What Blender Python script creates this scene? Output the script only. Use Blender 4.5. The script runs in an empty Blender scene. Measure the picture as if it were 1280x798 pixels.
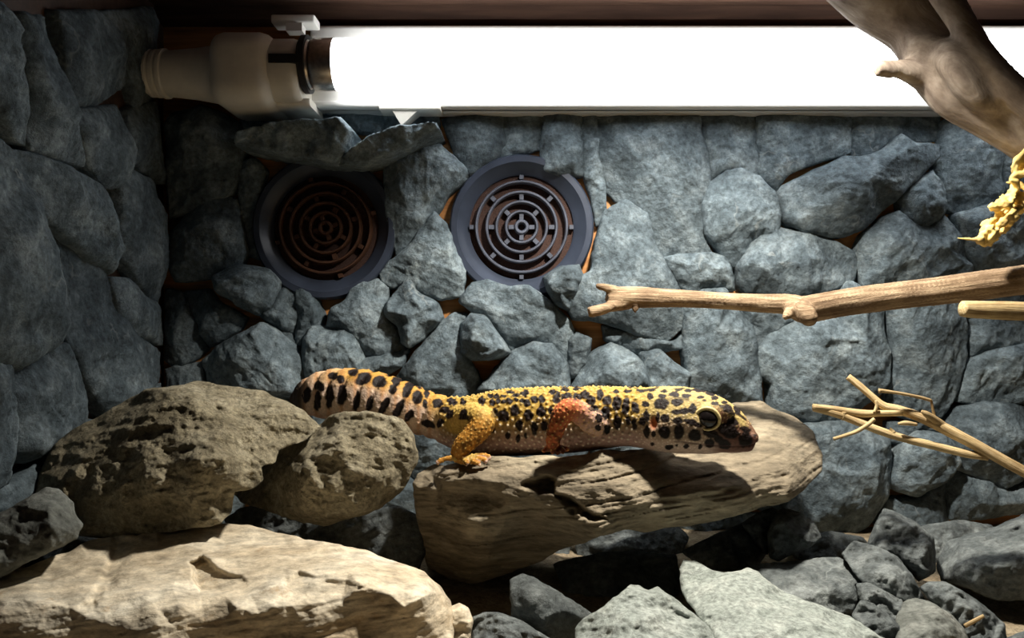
import bpy, math, random
import numpy as np
from mathutils import Vector, Matrix
from mathutils.geometry import delaunay_2d_cdt
from mathutils.kdtree import KDTree

# ------------------------------------------------------------------ scene
scene = bpy.context.scene
COL = scene.collection
F_PX, CX, CY = 1005.0, 640.0, 399.0          # focal length and centre of the 1280x798 frame
CAM_Z = 0.115

cam_data = bpy.data.cameras.new('camera')
cam_data.sensor_fit = 'HORIZONTAL'
cam_data.sensor_width = 36.0
cam_data.lens = 36.0 * F_PX / 1280.0
cam_data.clip_start = 0.01
cam = bpy.data.objects.new('camera', cam_data)
cam.location = (0, 0, CAM_Z)
cam.rotation_euler = (math.radians(90), 0, 0)
COL.objects.link(cam)
scene.camera = cam

world = bpy.data.worlds.new('world')
scene.world = world
world.use_nodes = True
world.node_tree.nodes['Background'].inputs[0].default_value = (0.75, 0.85, 1.0, 1)
world.node_tree.nodes['Background'].inputs[1].default_value = 0.009

vs = scene.view_settings
vs.view_transform = 'Standard'
vs.look = 'None'
vs.gamma = 1.0
vs.use_curve_mapping = False
vs.exposure = 0.0
TUBE_STRENGTH = 6.8

# warm basking spot fixed in the roof just above the picture, shining down on the slab
spot_data = bpy.data.lights.new('basking_spot', 'SPOT')
spot_data.energy = 6.2
spot_data.color = (1.0, .93, .82)
spot_data.spot_size = math.radians(110)
spot_data.spot_blend = .45
spot_data.shadow_soft_size = .010
spot = bpy.data.objects.new('basking_spot', spot_data)
spot.location = (.078, .282, .283)
spot.rotation_euler = (Vector((.068, .345, .03)) - Vector(spot.location)).to_track_quat('-Z', 'Y').to_euler()
COL.objects.link(spot)

WALL_Y = 0.45
LEFT_X = -0.195
RIGHT_X = 0.42
CEIL_Z = 0.286

# ------------------------------------------------------------------ numeric helpers
def ray(px, py, d):
    return np.array([(px - CX) / F_PX * d, d, CAM_Z - (py - CY) / F_PX * d])

def _hash(ix, iy, iz, seed):
    h = (ix * 374761393 + iy * 668265263 + iz * 2147483647 + seed * 144665) & 0xFFFFFFFF
    h = ((h ^ (h >> 13)) * 1274126177) & 0xFFFFFFFF
    h = ((h ^ (h >> 16)) * 2246822519) & 0xFFFFFFFF
    h = h ^ (h >> 15)
    return (h & 0xFFFF) / 32767.5 - 1.0

def vnoise(p, seed=0):
    p = np.asarray(p, float)
    i = np.floor(p).astype(np.int64)
    f = p - i
    u = f * f * f * (f * (f * 6 - 15) + 10)
    out = 0
    for dx in (0, 1):
        wx = u[:, 0] if dx else 1 - u[:, 0]
        for dy in (0, 1):
            wy = u[:, 1] if dy else 1 - u[:, 1]
            for dz in (0, 1):
                wz = u[:, 2] if dz else 1 - u[:, 2]
                out = out + wx * wy * wz * _hash(i[:, 0] + dx, i[:, 1] + dy, i[:, 2] + dz, seed)
    return out

def fbm(p, octaves=4, seed=0, gain=0.5, ridged=False):
    a, s, t = 1.0, 0, 0
    p = np.asarray(p, float)
    for o in range(octaves):
        n = vnoise(p * (2.03 ** o) + o * 7.13, seed + o)
        if ridged:
            n = 1 - 2 * np.abs(n)
        s = s + a * n
        t += a
        a *= gain
    return s / t

def smooth(a, b, x):
    t = np.clip((x - a) / (b - a), 0, 1)
    return t * t * (3 - 2 * t)

# ------------------------------------------------------------------ object helpers
def new_mesh(name, verts, faces, mat=None, smooth_shade=True):
    me = bpy.data.meshes.new(name)
    me.from_pydata([tuple(map(float, v)) for v in verts], [], faces)
    if smooth_shade:
        me.polygons.foreach_set('use_smooth', np.ones(len(me.polygons), bool))
    me.update()
    if mat:
        me.materials.append(mat)
    return me

def link(name, me, parent=None):
    o = bpy.data.objects.new(name, me)
    COL.objects.link(o)
    if parent is not None:
        o.parent = parent
        o.matrix_parent_inverse = Matrix.Translation(-Vector(parent.location)) if parent.type == 'EMPTY' else Matrix()
    return o

def empty(name, loc, label, cat, group=None):
    o = bpy.data.objects.new(name, None)
    o.empty_display_size = 0.01
    o.location = loc
    COL.objects.link(o)
    tag(o, label, cat, group)
    return o

def tag(o, label, cat, group=None):
    o['label'] = label
    o['category'] = cat
    if group:
        o['group'] = group
    return o

def structure(o):
    o['kind'] = 'structure'
    return o

def recentre(o):
    """put the origin of a mesh object at the middle of its base (world data -> local data)"""
    me = o.data
    n = len(me.vertices)
    co = np.empty(n * 3)
    me.vertices.foreach_get('co', co)
    co = co.reshape(-1, 3)
    c = (co.min(0) + co.max(0)) / 2
    c[2] = co[:, 2].min()
    me.vertices.foreach_set('co', (co - c).ravel())
    me.update()
    o.location = c
    return o

class MB:
    """collects shapes into one mesh"""
    def __init__(self):
        self.v, self.f = [], []
    def add(self, v, f):
        b = len(self.v)
        self.v += [tuple(x) for x in v]
        self.f += [tuple(i + b for i in q) for q in f]
        return self
    def box(self, x0, x1, y0, y1, z0, z1):
        v = [(x, y, z) for x in (x0, x1) for y in (y0, y1) for z in (z0, z1)]
        return self.add(v, [(0, 1, 3, 2), (4, 6, 7, 5), (0, 4, 5, 1), (2, 3, 7, 6), (0, 2, 6, 4), (1, 5, 7, 3)])
    def rbox(self, x0, x1, y0, y1, z0, z1, r, n=4, axis='x'):
        """box with rounded long edges, extruded along axis x (rounded in y,z) with softened ends"""
        prof = []
        for cy_, cz_, a0 in ((y1 - r, z1 - r, 0), (y0 + r, z1 - r, 90), (y0 + r, z0 + r, 180), (y1 - r, z0 + r, 270)):
            for k in range(n + 1):
                a = math.radians(a0 + 90 * k / n)
                prof.append((cy_ + r * math.cos(a), cz_ + r * math.sin(a)))
        my, mz = (y0 + y1) / 2, (z0 + z1) / 2
        e = min(r, (x1 - x0) / 3) * 0.6
        st = [(x0, 1 - 1.2 * e / (y1 - y0)), (x0 + e * .35, 1 - .45 * e / (y1 - y0)), (x0 + e, 1), (x1 - e, 1), (x1 - e * .35, 1 - .45 * e / (y1 - y0)), (x1, 1 - 1.2 * e / (y1 - y0))]
        v, f, m = [], [], len(prof)
        for x, s in st:
            v += [(x, my + (a - my) * s, mz + (b - mz) * s) for a, b in prof]
        for i in range(len(st) - 1):
            for j in range(m):
                f.append((i * m + j, i * m + (j + 1) % m, (i + 1) * m + (j + 1) % m, (i + 1) * m + j))
        f.append(tuple(range(m))[::-1])
        f.append(tuple((len(st) - 1) * m + j for j in range(m)))
        return self.add(v, f)
    def lathe(self, prof, centre, axis, n=48, closed=False):
        """prof: (radius, height along axis)"""
        ax = Vector(axis).normalized()
        t = Vector((0, 0, 1)) if abs(ax.z) < 0.9 else Vector((1, 0, 0))
        a = ax.cross(t).normalized()
        b = ax.cross(a).normalized()
        c = Vector(centre)
        v, f, m = [], [], len(prof)
        for k in range(n):
            th = 2 * math.pi * k / n
            d = a * math.cos(th) + b * math.sin(th)
            v += [tuple(c + d * r + ax * h) for r, h in prof]
        for k in range(n):
            q = (k + 1) % n
            for j in range(m if closed else m - 1):
                l = (j + 1) % m
                f.append((k * m + j, q * m + j, q * m + l, k * m + l))
        if not closed:
            if prof[0][0] > 1e-6:
                f.append(tuple(k * m for k in range(n))[::-1])
            if prof[-1][0] > 1e-6:
                f.append(tuple(k * m + m - 1 for k in range(n)))
        return self.add(v, f)
    def build(self, name, mat, parent=None, sm=False):
        me = new_mesh(name, self.v, self.f, mat, sm)
        if sm:
            try:
                me.set_sharp_from_angle(angle=math.radians(40))
            except Exception:
                pass
        return link(name, me, parent)

def catmull(pts, n):
    """resample rows of control values smoothly (n samples per span)"""
    P = np.asarray(pts, float)
    P = np.vstack([2 * P[0] - P[1], P, 2 * P[-1] - P[-2]])
    out = []
    for i in range(1, len(P) - 2):
        for k in range(n):
            t = k / n
            a, b, c, d = P[i - 1], P[i], P[i + 1], P[i + 2]
            out.append(0.5 * (2 * b + (c - a) * t + (2 * a - 5 * b + 4 * c - d) * t * t + (3 * b - a - 3 * c + d) * t ** 3))
    out.append(P[-2])
    return np.array(out)

def tube(ctrl, nseg=16, per=6, rough=0.06, seed=1, cut_start=False, cut_end=False, oval=1.0):
    """ctrl rows: x,y,z,r -> verts, faces, grain coordinates (along, around)"""
    S = catmull(ctrl, per) if per > 1 else np.asarray(ctrl, float)
    P, R = S[:, :3], np.maximum(S[:, 3], 1e-5)
    T = np.gradient(P, axis=0)
    T /= np.linalg.norm(T, axis=1)[:, None] + 1e-12
    up = np.array([0, 0, 1.0]) if abs(T[0][2]) < .9 else np.array([1.0, 0, 0])
    v, g = [], []
    L = np.concatenate([[0], np.cumsum(np.linalg.norm(np.diff(P, axis=0), axis=1))])
    for i in range(len(P)):
        a = np.cross(T[i], up); a /= np.linalg.norm(a)
        b = np.cross(a, T[i]); up = b
        for k in range(nseg):
            th = 2 * math.pi * k / nseg
            v.append(P[i] + R[i] * (math.cos(th) * a * oval + math.sin(th) * b))
            g.append((L[i], math.cos(th) * .5, math.sin(th) * .5))
    v, g = np.array(v), np.array(g)
    if rough:
        RR = np.repeat(R, nseg)
        CC = np.repeat(P, nseg, axis=0)
        q = np.column_stack([g[:, 0] / (RR.mean() * 5), g[:, 1] * 5, g[:, 2] * 5])
        n = fbm(q, 4, seed) * rough
        v = CC + (v - CC) * (1 + n)[:, None]
    f = []
    m = len(P)
    for i in range(m - 1):
        for k in range(nseg):
            q = (k + 1) % nseg
            f.append((i * nseg + k, i * nseg + q, (i + 1) * nseg + q, (i + 1) * nseg + k))
    v = list(map(tuple, v)); g = list(map(tuple, g))
    for end, cut, idx in ((0, cut_start, 0), (m - 1, cut_end, m - 1)):
        push = -0.0 if cut else R[idx] * 0.5
        sgn = -1 if end == 0 else 1
        v.append(tuple(P[idx] + sgn * T[idx] * push)); g.append((L[idx], 0, 0))
        c = len(v) - 1
        for k in range(nseg):
            q = (k + 1) % nseg
            if end == 0:
                f.append((c, idx * nseg + q, idx * nseg + k))
            else:
                f.append((c, idx * nseg + k, idx * nseg + q))
    return v, f, g

def set_vec_attr(me, name, data):
    at = me.attributes.new(name, 'FLOAT_VECTOR', 'POINT')
    at.data.foreach_set('vector', np.asarray(data, np.float32).ravel())

# ------------------------------------------------------------------ materials
def nodes_of(name):
    m = bpy.data.materials.new(name)
    m.use_nodes = True
    nt = m.node_tree
    return m, nt, nt.nodes, nt.links, nt.nodes['Principled BSDF']

def mk(nt, typ, **kw):
    n = nt.nodes.new(typ)
    for k, v in kw.items():
        if k.startswith('i_'):
            n.inputs[k[2:].replace('_', ' ')].default_value = v
        else:
            setattr(n, k, v)
    return n

def ramp(nt, fac, stops):
    r = nt.nodes.new('ShaderNodeValToRGB')
    e = r.color_ramp.elements
    while len(e) < len(stops):
        e.new(0.5)
    for el, (p, c) in zip(e, stops):
        el.position = p
        el.color = (*c, 1) if len(c) == 3 else c
    nt.links.new(fac, r.inputs[0])
    return r.outputs[0]

def mix(nt, fac, a, b, mode='MIX'):
    n = nt.nodes.new('ShaderNodeMix')
    n.data_type = 'RGBA'
    n.blend_type = mode
    for sock, val in ((n.inputs[0], fac), (n.inputs[6], a), (n.inputs[7], b)):
        if isinstance(val, (int, float)):
            sock.default_value = val
        elif isinstance(val, tuple):
            sock.default_value = (*val, 1)
        else:
            nt.links.new(val, sock)
    return n.outputs[2]

def rock_mat(name, dark, mid, light, scale=70, vein=None, vein_amt=0.5, bump=0.35, rough=0.85, speck=None, var=0.25, strata=None, fine=900, spec=0.3):
    m, nt, N, L, B = nodes_of(name)
    tc = mk(nt, 'ShaderNodeTexCoord')
    oi = mk(nt, 'ShaderNodeObjectInfo')
    mu = mk(nt, 'ShaderNodeVectorMath', operation='SCALE'); mu.inputs['Scale'].default_value = 3.7
    comb = mk(nt, 'ShaderNodeCombineXYZ')
    for s in range(3):
        L.new(oi.outputs['Random'], comb.inputs[s])
    L.new(comb.outputs[0], mu.inputs[0])
    add = mk(nt, 'ShaderNodeVectorMath', operation='ADD')
    L.new(tc.outputs['Object'], add.inputs[0]); L.new(mu.outputs[0], add.inputs[1])
    vec = add.outputs[0]
    if strata:
        mp = mk(nt, 'ShaderNodeMapping'); mp.inputs['Scale'].default_value = strata[0]; mp.inputs['Rotation'].default_value = strata[1]
        L.new(vec, mp.inputs[0]); svec = mp.outputs[0]
    else:
        svec = vec
    n1 = mk(nt, 'ShaderNodeTexNoise', i_Scale=scale, i_Detail=9.0, i_Roughness=0.62, i_Distortion=0.4)
    L.new(svec, n1.inputs['Vector'])
    c = ramp(nt, n1.outputs[0], [(0.30, dark), (0.5, mid), (0.68, light)])
    n2 = mk(nt, 'ShaderNodeTexNoise', i_Scale=scale * 6, i_Detail=6.0, i_Roughness=0.7)
    L.new(svec, n2.inputs['Vector'])
    g = ramp(nt, n2.outputs[0], [(0.32, (.52, .52, .52)), (0.68, (1.42, 1.42, 1.42))])
    c = mix(nt, 1.0, c, g, 'MULTIPLY')
    if vein:
        w = mk(nt, 'ShaderNodeTexNoise', i_Scale=24.0, i_Detail=4.0, i_Roughness=0.55)
        L.new(vec, w.inputs['Vector'])
        wa = mk(nt, 'ShaderNodeMath', operation='SUBTRACT'); wa.inputs[1].default_value = 0.5; L.new(w.outputs[0], wa.inputs[0])
        wb = mk(nt, 'ShaderNodeMath', operation='ABSOLUTE'); L.new(wa.outputs[0], wb.inputs[0])
        vf = ramp(nt, wb.outputs[0], [(0.0, (1, 1, 1)), (0.010, (0, 0, 0))])
        k = mk(nt, 'ShaderNodeTexNoise', i_Scale=35.0, i_Detail=3.0)
        L.new(vec, k.inputs['Vector'])
        kf = ramp(nt, k.outputs[0], [(0.52, (0, 0, 0)), (0.68, (vein_amt, vein_amt, vein_amt))])
        c = mix(nt, mix(nt, 1.0, vf, kf, 'MULTIPLY'), c, vein)
    if speck:
        k = mk(nt, 'ShaderNodeTexNoise', i_Scale=scale * 2.2, i_Detail=8.0, i_Roughness=0.75)
        L.new(vec, k.inputs['Vector'])
        kf = ramp(nt, k.outputs[0], [(0.58, (0, 0, 0)), (0.70, (.85, .85, .85))])
        c = mix(nt, kf, c, speck)
    if var:
        rv = ramp(nt, oi.outputs['Random'], [(0, (1 - var,) * 3), (0.5, (1, 1, 1)), (1, (1 + var * .8, 1 + var * .75, 1 + var * .7))])
        c = mix(nt, 1.0, c, rv, 'MULTIPLY')
    L.new(c, B.inputs['Base Color'])
    B.inputs['Roughness'].default_value = rough
    B.inputs['Specular IOR Level'].default_value = spec
    b1 = mk(nt, 'ShaderNodeTexNoise', i_Scale=scale * 3.5, i_Detail=10.0, i_Roughness=0.68)
    L.new(svec, b1.inputs['Vector'])
    bp = mk(nt, 'ShaderNodeBump', i_Strength=bump, i_Distance=0.004)
    L.new(b1.outputs[0], bp.inputs['Height'])
    b2 = mk(nt, 'ShaderNodeTexNoise', i_Scale=float(fine), i_Detail=4.0, i_Roughness=0.7)
    L.new(vec, b2.inputs['Vector'])
    bq = mk(nt, 'ShaderNodeBump', i_Strength=bump * .6, i_Distance=0.001)
    L.new(b2.outputs[0], bq.inputs['Height']); L.new(bp.outputs[0], bq.inputs['Normal'])
    L.new(bq.outputs[0], B.inputs['Normal'])
    return m

def plain(name, col, rough=0.5, metal=0.0, bump=0.0, spec=0.4, nscale=200, var=0.12, emis=None):
    m, nt, N, L, B = nodes_of(name)
    tc = mk(nt, 'ShaderNodeTexCoord')
    n = mk(nt, 'ShaderNodeTexNoise', i_Scale=float(nscale), i_Detail=5.0)
    L.new(tc.outputs['Object'], n.inputs['Vector'])
    a = tuple(x * (1 - var) for x in col); b = tuple(min(1, x * (1 + var)) for x in col)
    L.new(ramp(nt, n.outputs[0], [(0.35, a), (0.65, b)]), B.inputs['Base Color'])
    B.inputs['Roughness'].default_value = rough
    B.inputs['Metallic'].default_value = metal
    B.inputs['Specular IOR Level'].default_value = spec
    if bump:
        bp = mk(nt, 'ShaderNodeBump', i_Strength=bump, i_Distance=0.001)
        L.new(n.outputs[0], bp.inputs['Height']); L.new(bp.outputs[0], B.inputs['Normal'])
    if emis:
        B.inputs['Emission Color'].default_value = (*emis[0], 1)
        B.inputs['Emission Strength'].default_value = emis[1]
    return m

def wood_panel(name, a, b, c, axis_scale=(3, 40, 40), scale=6):
    m, nt, N, L, B = nodes_of(name)
    tc = mk(nt, 'ShaderNodeTexCoord')
    mp = mk(nt, 'ShaderNodeMapping'); mp.inputs['Scale'].default_value = axis_scale
    L.new(tc.outputs['Object'], mp.inputs[0])
    n = mk(nt, 'ShaderNodeTexNoise', i_Scale=float(scale), i_Detail=7.0, i_Roughness=0.6, i_Distortion=0.6)
    L.new(mp.outputs[0], n.inputs['Vector'])
    L.new(ramp(nt, n.outputs[0], [(0.3, a), (0.5, b), (0.7, c)]), B.inputs['Base Color'])
    B.inputs['Roughness'].default_value = 0.55
    bp = mk(nt, 'ShaderNodeBump', i_Strength=0.15, i_Distance=0.001)
    L.new(n.outputs[0], bp.inputs['Height']); L.new(bp.outputs[0], B.inputs['Normal'])
    return m

def branch_mat(name, dark, mid, light, along=60, bump=0.5, speck=None):
    m, nt, N, L, B = nodes_of(name)
    at = mk(nt, 'ShaderNodeAttribute', attribute_name='grain')
    mp = mk(nt, 'ShaderNodeMapping'); mp.inputs['Scale'].default_value = (along, 9, 9)
    L.new(at.outputs['Vector'], mp.inputs[0])
    n = mk(nt, 'ShaderNodeTexNoise', i_Scale=1.0, i_Detail=8.0, i_Roughness=0.65, i_Distortion=0.3)
    L.new(mp.outputs[0], n.inputs['Vector'])
    col = ramp(nt, n.outputs[0], [(0.3, dark), (0.5, mid), (0.66, light)])
    tc = mk(nt, 'ShaderNodeTexCoord')
    n2 = mk(nt, 'ShaderNodeTexNoise', i_Scale=70.0, i_Detail=6.0, i_Roughness=0.6)
    L.new(tc.outputs['Object'], n2.inputs['Vector'])
    col = mix(nt, 1.0, col, ramp(nt, n2.outputs[0], [(0.35, (.65, .6, .55)), (0.65, (1.15, 1.15, 1.12))]), 'MULTIPLY')
    L.new(col, B.inputs['Base Color'])
    B.inputs['Roughness'].default_value = 0.75
    B.inputs['Specular IOR Level'].default_value = 0.25
    bp = mk(nt, 'ShaderNodeBump', i_Strength=bump, i_Distance=0.0015)
    L.new(n.outputs[0], bp.inputs['Height']); L.new(bp.outputs[0], B.inputs['Normal'])
    return m

SLATE = rock_mat('slate', (.066, .090, .106), (.15, .195, .222), (.30, .365, .395), scale=60, vein=(.42, .46, .46), vein_amt=.55, bump=.75, rough=.8, var=.28)
SLATE_FLOOR = rock_mat('slate_neutral', (.058, .068, .070), (.125, .142, .142), (.25, .275, .27), scale=60, vein=(.42, .46, .44), vein_amt=.4, bump=.7, rough=.8, var=.28)
SLATE_WARM = rock_mat('slate_grey_green', (.085, .090, .080), (.15, .16, .145), (.26, .27, .245), scale=65, bump=.4, rough=.85, var=.15)
SLATE_PALE = rock_mat('slate_pale', (.22, .25, .225), (.33, .365, .335), (.44, .47, .43), scale=90, speck=(.14, .16, .13), bump=.5, rough=.9, var=.12)
TUFA = rock_mat('pitted_rock', (.16, .135, .085), (.31, .27, .18), (.43, .385, .275), scale=80, speck=(.12, .10, .06), bump=.9, rough=.95, var=0.0)
SANDSTONE = rock_mat('layered_sandstone', (.115, .094, .064), (.235, .195, .135), (.345, .297, .21), scale=26, bump=.5, rough=.9, var=0.0,
                     strata=((.6, 1.0, 3.0), (0, math.radians(-14), 0)))
LIMESTONE = rock_mat('limestone', (.44, .35, .23), (.60, .52, .385), (.71, .655, .53), scale=30, speck=(.42, .29, .16), bump=.35, rough=.85, var=0.0,
                     strata=((.7, 1.0, 2.0), (0, 0, 0)))
PANEL = wood_panel('orange_wood_panel', (.22, .085, .022), (.42, .18, .05), (.58, .28, .09))
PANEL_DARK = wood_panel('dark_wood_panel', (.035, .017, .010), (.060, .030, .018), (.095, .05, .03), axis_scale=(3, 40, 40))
PLASTIC_WHITE = plain('white_plastic', (.72, .68, .60), rough=.38, var=.04)
REFLECTOR = plain('white_enamel', (.80, .79, .75), rough=.3, var=.03)
METAL = plain('brushed_aluminium', (.52, .47, .42), rough=.32, metal=1.0, nscale=400, var=.2)
BLACK_PL = plain('black_slot', (.012, .011, .012), rough=.6)
TUBE_MAT = plain('glowing_tube', (.9, .9, .9), rough=.4, emis=((.95, .975, 1.0), TUBE_STRENGTH))
VENT_BLUE = plain('dark_blue_plastic', (.040, .050, .075), rough=.32, var=.2, nscale=60)
VENT_RING = plain('grey_blue_plastic_ring', (.085, .095, .125), rough=.35, var=.2, nscale=90)
VENT_BROWN = plain('brown_plastic', (.085, .042, .026), rough=.4, var=.25, nscale=90)
VENT_BACK = plain('brown_gauze', (.050, .024, .018), rough=.8, var=.4, nscale=1500, bump=.6)

# ------------------------------------------------------------------ rock builder
def seg_dist(P, poly):
    A = poly; AB = np.roll(poly, -1, axis=0) - A
    ll = (AB ** 2).sum(1) + 1e-15
    out = np.empty(len(P))
    st = max(1, 400000 // len(A))
    for i in range(0, len(P), st):
        Q = P[i:i + st, None, :] - A[None]
        t = np.clip((Q * AB).sum(-1) / ll, 0, 1)
        R = Q - t[..., None] * AB
        out[i:i + st] = np.sqrt((R ** 2).sum(-1).min(1))
    return out

def inside(P, poly):
    x1, y1 = poly[:, 0], poly[:, 1]
    x2, y2 = np.roll(x1, -1), np.roll(y1, -1)
    dy = np.where(y2 == y1, 1e-12, y2 - y1)
    out = np.empty(len(P), bool)
    st = max(1, 800000 // len(poly))
    for i in range(0, len(P), st):
        x, y = P[i:i + st, :1], P[i:i + st, 1:]
        c = ((y1 > y) != (y2 > y)) & (x < (x2 - x1) * (y - y1) / dy + x1)
        out[i:i + st] = (c.sum(1) % 2) == 1
    return out

def area(poly):
    x, y = poly[:, 0], poly[:, 1]
    return 0.5 * np.sum(x * np.roll(y, -1) - np.roll(x, -1) * y)

def resample(poly, s, wob, seed, rnd=0.35):
    """soften the corners a little, resample at spacing s, roughen"""
    q = []
    n = len(poly)
    for i in range(n):
        a, b, c = poly[i - 1], poly[i], poly[(i + 1) % n]
        la, lc = np.linalg.norm(a - b), np.linalg.norm(c - b)
        k = min(la, lc) * rnd * .5
        q.append(b + (a - b) / max(la, 1e-9) * k)
        q.append(b * .75 + (b + (a - b) / max(la, 1e-9) * k) * .125 + (b + (c - b) / max(lc, 1e-9) * k) * .125)
        q.append(b + (c - b) / max(lc, 1e-9) * k)
    q = np.array(q)
    d = np.linalg.norm(np.roll(q, -1, axis=0) - q, axis=1)
    L = np.concatenate([[0], np.cumsum(d)])
    m = max(16, int(L[-1] / s))
    t = np.linspace(0, L[-1], m, endpoint=False)
    qq = np.vstack([q, q[:1]])
    R = np.column_stack([np.interp(t, L, qq[:, k]) for k in (0, 1)])
    nx = np.roll(R, -1, axis=0) - np.roll(R, 1, axis=0)
    nx = np.column_stack([nx[:, 1], -nx[:, 0]])
    nx /= np.linalg.norm(nx, axis=1)[:, None] + 1e-12
    p3 = np.column_stack([R / (wob * 6 + 1e-9), np.full(m, seed * 3.1)])
    return R + nx * (fbm(p3, 3, seed) * wob)[:, None]

def triangulate(poly, s, seed):
    """fine triangulation of a closed outline: boundary first, then interior points"""
    rng = np.random.default_rng(seed)
    lo, hi = poly.min(0), poly.max(0)
    xs = np.arange(lo[0], hi[0], s)
    ys = np.arange(lo[1], hi[1], s * .87)
    gx, gy = np.meshgrid(xs, ys)
    gx = gx + (np.arange(len(ys)) % 2)[:, None] * s * .5
    P = np.column_stack([gx.ravel(), gy.ravel()]) + rng.uniform(-.22, .22, (gx.size, 2)) * s
    P = P[inside(P, poly)]
    P = P[seg_dist(P, poly[::2]) > s * .6]
    A = np.vstack([poly, P])
    nb = len(poly)
    edges = [(i, (i + 1) % nb) for i in range(nb)]
    vo, eo, fo, ov, oe, of = delaunay_2d_cdt([Vector((float(a), float(b))) for a, b in A], edges, [], 0, 1e-9)
    V = np.array([(v.x, v.y) for v in vo])
    F = []
    tri = [tuple(f) for f in fo]
    C = V[np.array(tri)].mean(1)
    ok = inside(C, poly)
    F = [t for t, k in zip(tri, ok) if k]
    return V, F, nb

def boundary_loops(F):
    cnt = {}
    for a, b, c in F:
        for e in ((a, b), (b, c), (c, a)):
            cnt[e] = 1
    return [e for e in cnt if (e[1], e[0]) not in cnt]

def facetize(V, val, spacing, seed, jit, keep=.25):
    """rebuild a height field as broad flat facets (linear over a coarse random triangulation)"""
    rng = np.random.default_rng(seed + 991)
    lo, hi = V.min(0) - spacing * 1.2, V.max(0) + spacing * 1.2
    xs = np.arange(lo[0], hi[0] + spacing, spacing); ys = np.arange(lo[1], hi[1] + spacing, spacing)
    gx, gy = np.meshgrid(xs, ys)
    C = np.column_stack([gx.ravel(), gy.ravel()]) + rng.uniform(-.42, .42, (gx.size, 2)) * spacing
    near_i = np.array([((V - c) ** 2).sum(1).argmin() for c in C])
    z = val[near_i] + rng.uniform(-1, 1, len(C)) * jit
    vo, eo, fo, _, _, _ = delaunay_2d_cdt([Vector((float(a), float(b))) for a, b in C], [], [], 0, 1e-9)
    out = val.copy()
    for t in fo:
        p, q, r = (C[k] for k in t)
        m = np.array([[q[0] - p[0], r[0] - p[0]], [q[1] - p[1], r[1] - p[1]]])
        det = m[0, 0] * m[1, 1] - m[0, 1] * m[1, 0]
        if abs(det) < 1e-14:
            continue
        w = V - p
        b1 = (w[:, 0] * m[1, 1] - w[:, 1] * m[0, 1]) / det
        b2 = (-w[:, 0] * m[1, 0] + w[:, 1] * m[0, 0]) / det
        k = (b1 >= -1e-9) & (b2 >= -1e-9) & (b1 + b2 <= 1 + 1e-9)
        out[k] = z[t[0]] + b1[k] * (z[t[1]] - z[t[0]]) + b2[k] * (z[t[2]] - z[t[0]])
    return out * (1 - keep) + val * keep

def facet_height(V, d, T, rng, k=5, slope=(.08, .55), r=None):
    inr = d.max()
    r = r or inr * .45
    e = np.clip(d / r, 0, 1)
    h = T * (.30 + .70 * np.sqrt(1 - (1 - e) ** 2))
    c = V[np.argmax(d)]
    ext = np.sqrt(max(1e-9, np.ptp(V[:, 0]) * np.ptp(V[:, 1])))
    for i in range(k):
        a = rng.uniform(0, 2 * math.pi)
        s = rng.uniform(*slope)
        off = rng.uniform(.0, .32) * ext
        q = (V - c) @ np.array([math.cos(a), math.sin(a)]) - off
        h = np.minimum(h, T * rng.uniform(.86, 1.05) - s * q)
    return np.maximum(h, T * .12), e

def wall_stone(poly2d, to_world, T, seed, mat, parent, s=.00085, k=5, slope=(.08, .5), amp=1.0, block=False):
    """a stone glued flat on a wall; poly2d in wall metres, to_world(u, v, height)"""
    poly = np.array(poly2d, float)
    if area(poly) < 0:
        poly = poly[::-1]
    rng = np.random.default_rng(seed)
    size = math.sqrt(abs(area(poly)))
    b = resample(poly, s * 1.1, size * .022, seed)
    V, F, nb = triangulate(b, s, seed)
    d = seg_dist(V, b[::2])
    if block:            # overhanging block: near face leans downward
        e = np.clip(d / (d.max() * .18), 0, 1)
        zr = (V[:, 1] - V[:, 1].min()) / np.ptp(V[:, 1])
        h = T * (.62 + .38 * zr ** .8) * (.75 + .25 * np.sqrt(1 - (1 - e) ** 2))
    else:
        h, e = facet_height(V, d, T, rng, k, slope)
        h = facetize(V, h, max(size * .30, .006), seed, T * .10)
    p3 = np.column_stack([V, np.full(len(V), seed * .37)])
    h = h + fbm(p3 / (size * .35), 3, seed) * T * .16 * (.3 + .7 * e) * amp
    wa = rng.uniform(0, math.pi)
    pw = np.column_stack([(V[:, 0] * math.cos(wa) + V[:, 1] * math.sin(wa)) / .016, (V[:, 1] * math.cos(wa) - V[:, 0] * math.sin(wa)) / .0055, p3[:, 2]])
    h = h + fbm(pw, 4, seed + 5, .6, ridged=True) * .0011 * (.4 + .6 * e) * amp
    h = h + fbm(p3 / .0022, 2, seed + 9) * .00040 * amp
    h = np.maximum(h, T * .08)
    n = len(V)
    W = [to_world(V[i, 0], V[i, 1], h[i]) for i in range(n)]
    be = boundary_loops(F)
    bv = sorted({i for e_ in be for i in e_})
    idx = {v: n + j for j, v in enumerate(bv)}
    W += [to_world(V[i, 0], V[i, 1], 0.0) for i in bv]
    faces = list(F) + [(bq, a, idx[a], idx[bq]) for a, bq in be]
    me = new_mesh('stone', W, faces, mat)
    o = link('stone', me, parent)
    return o

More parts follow.
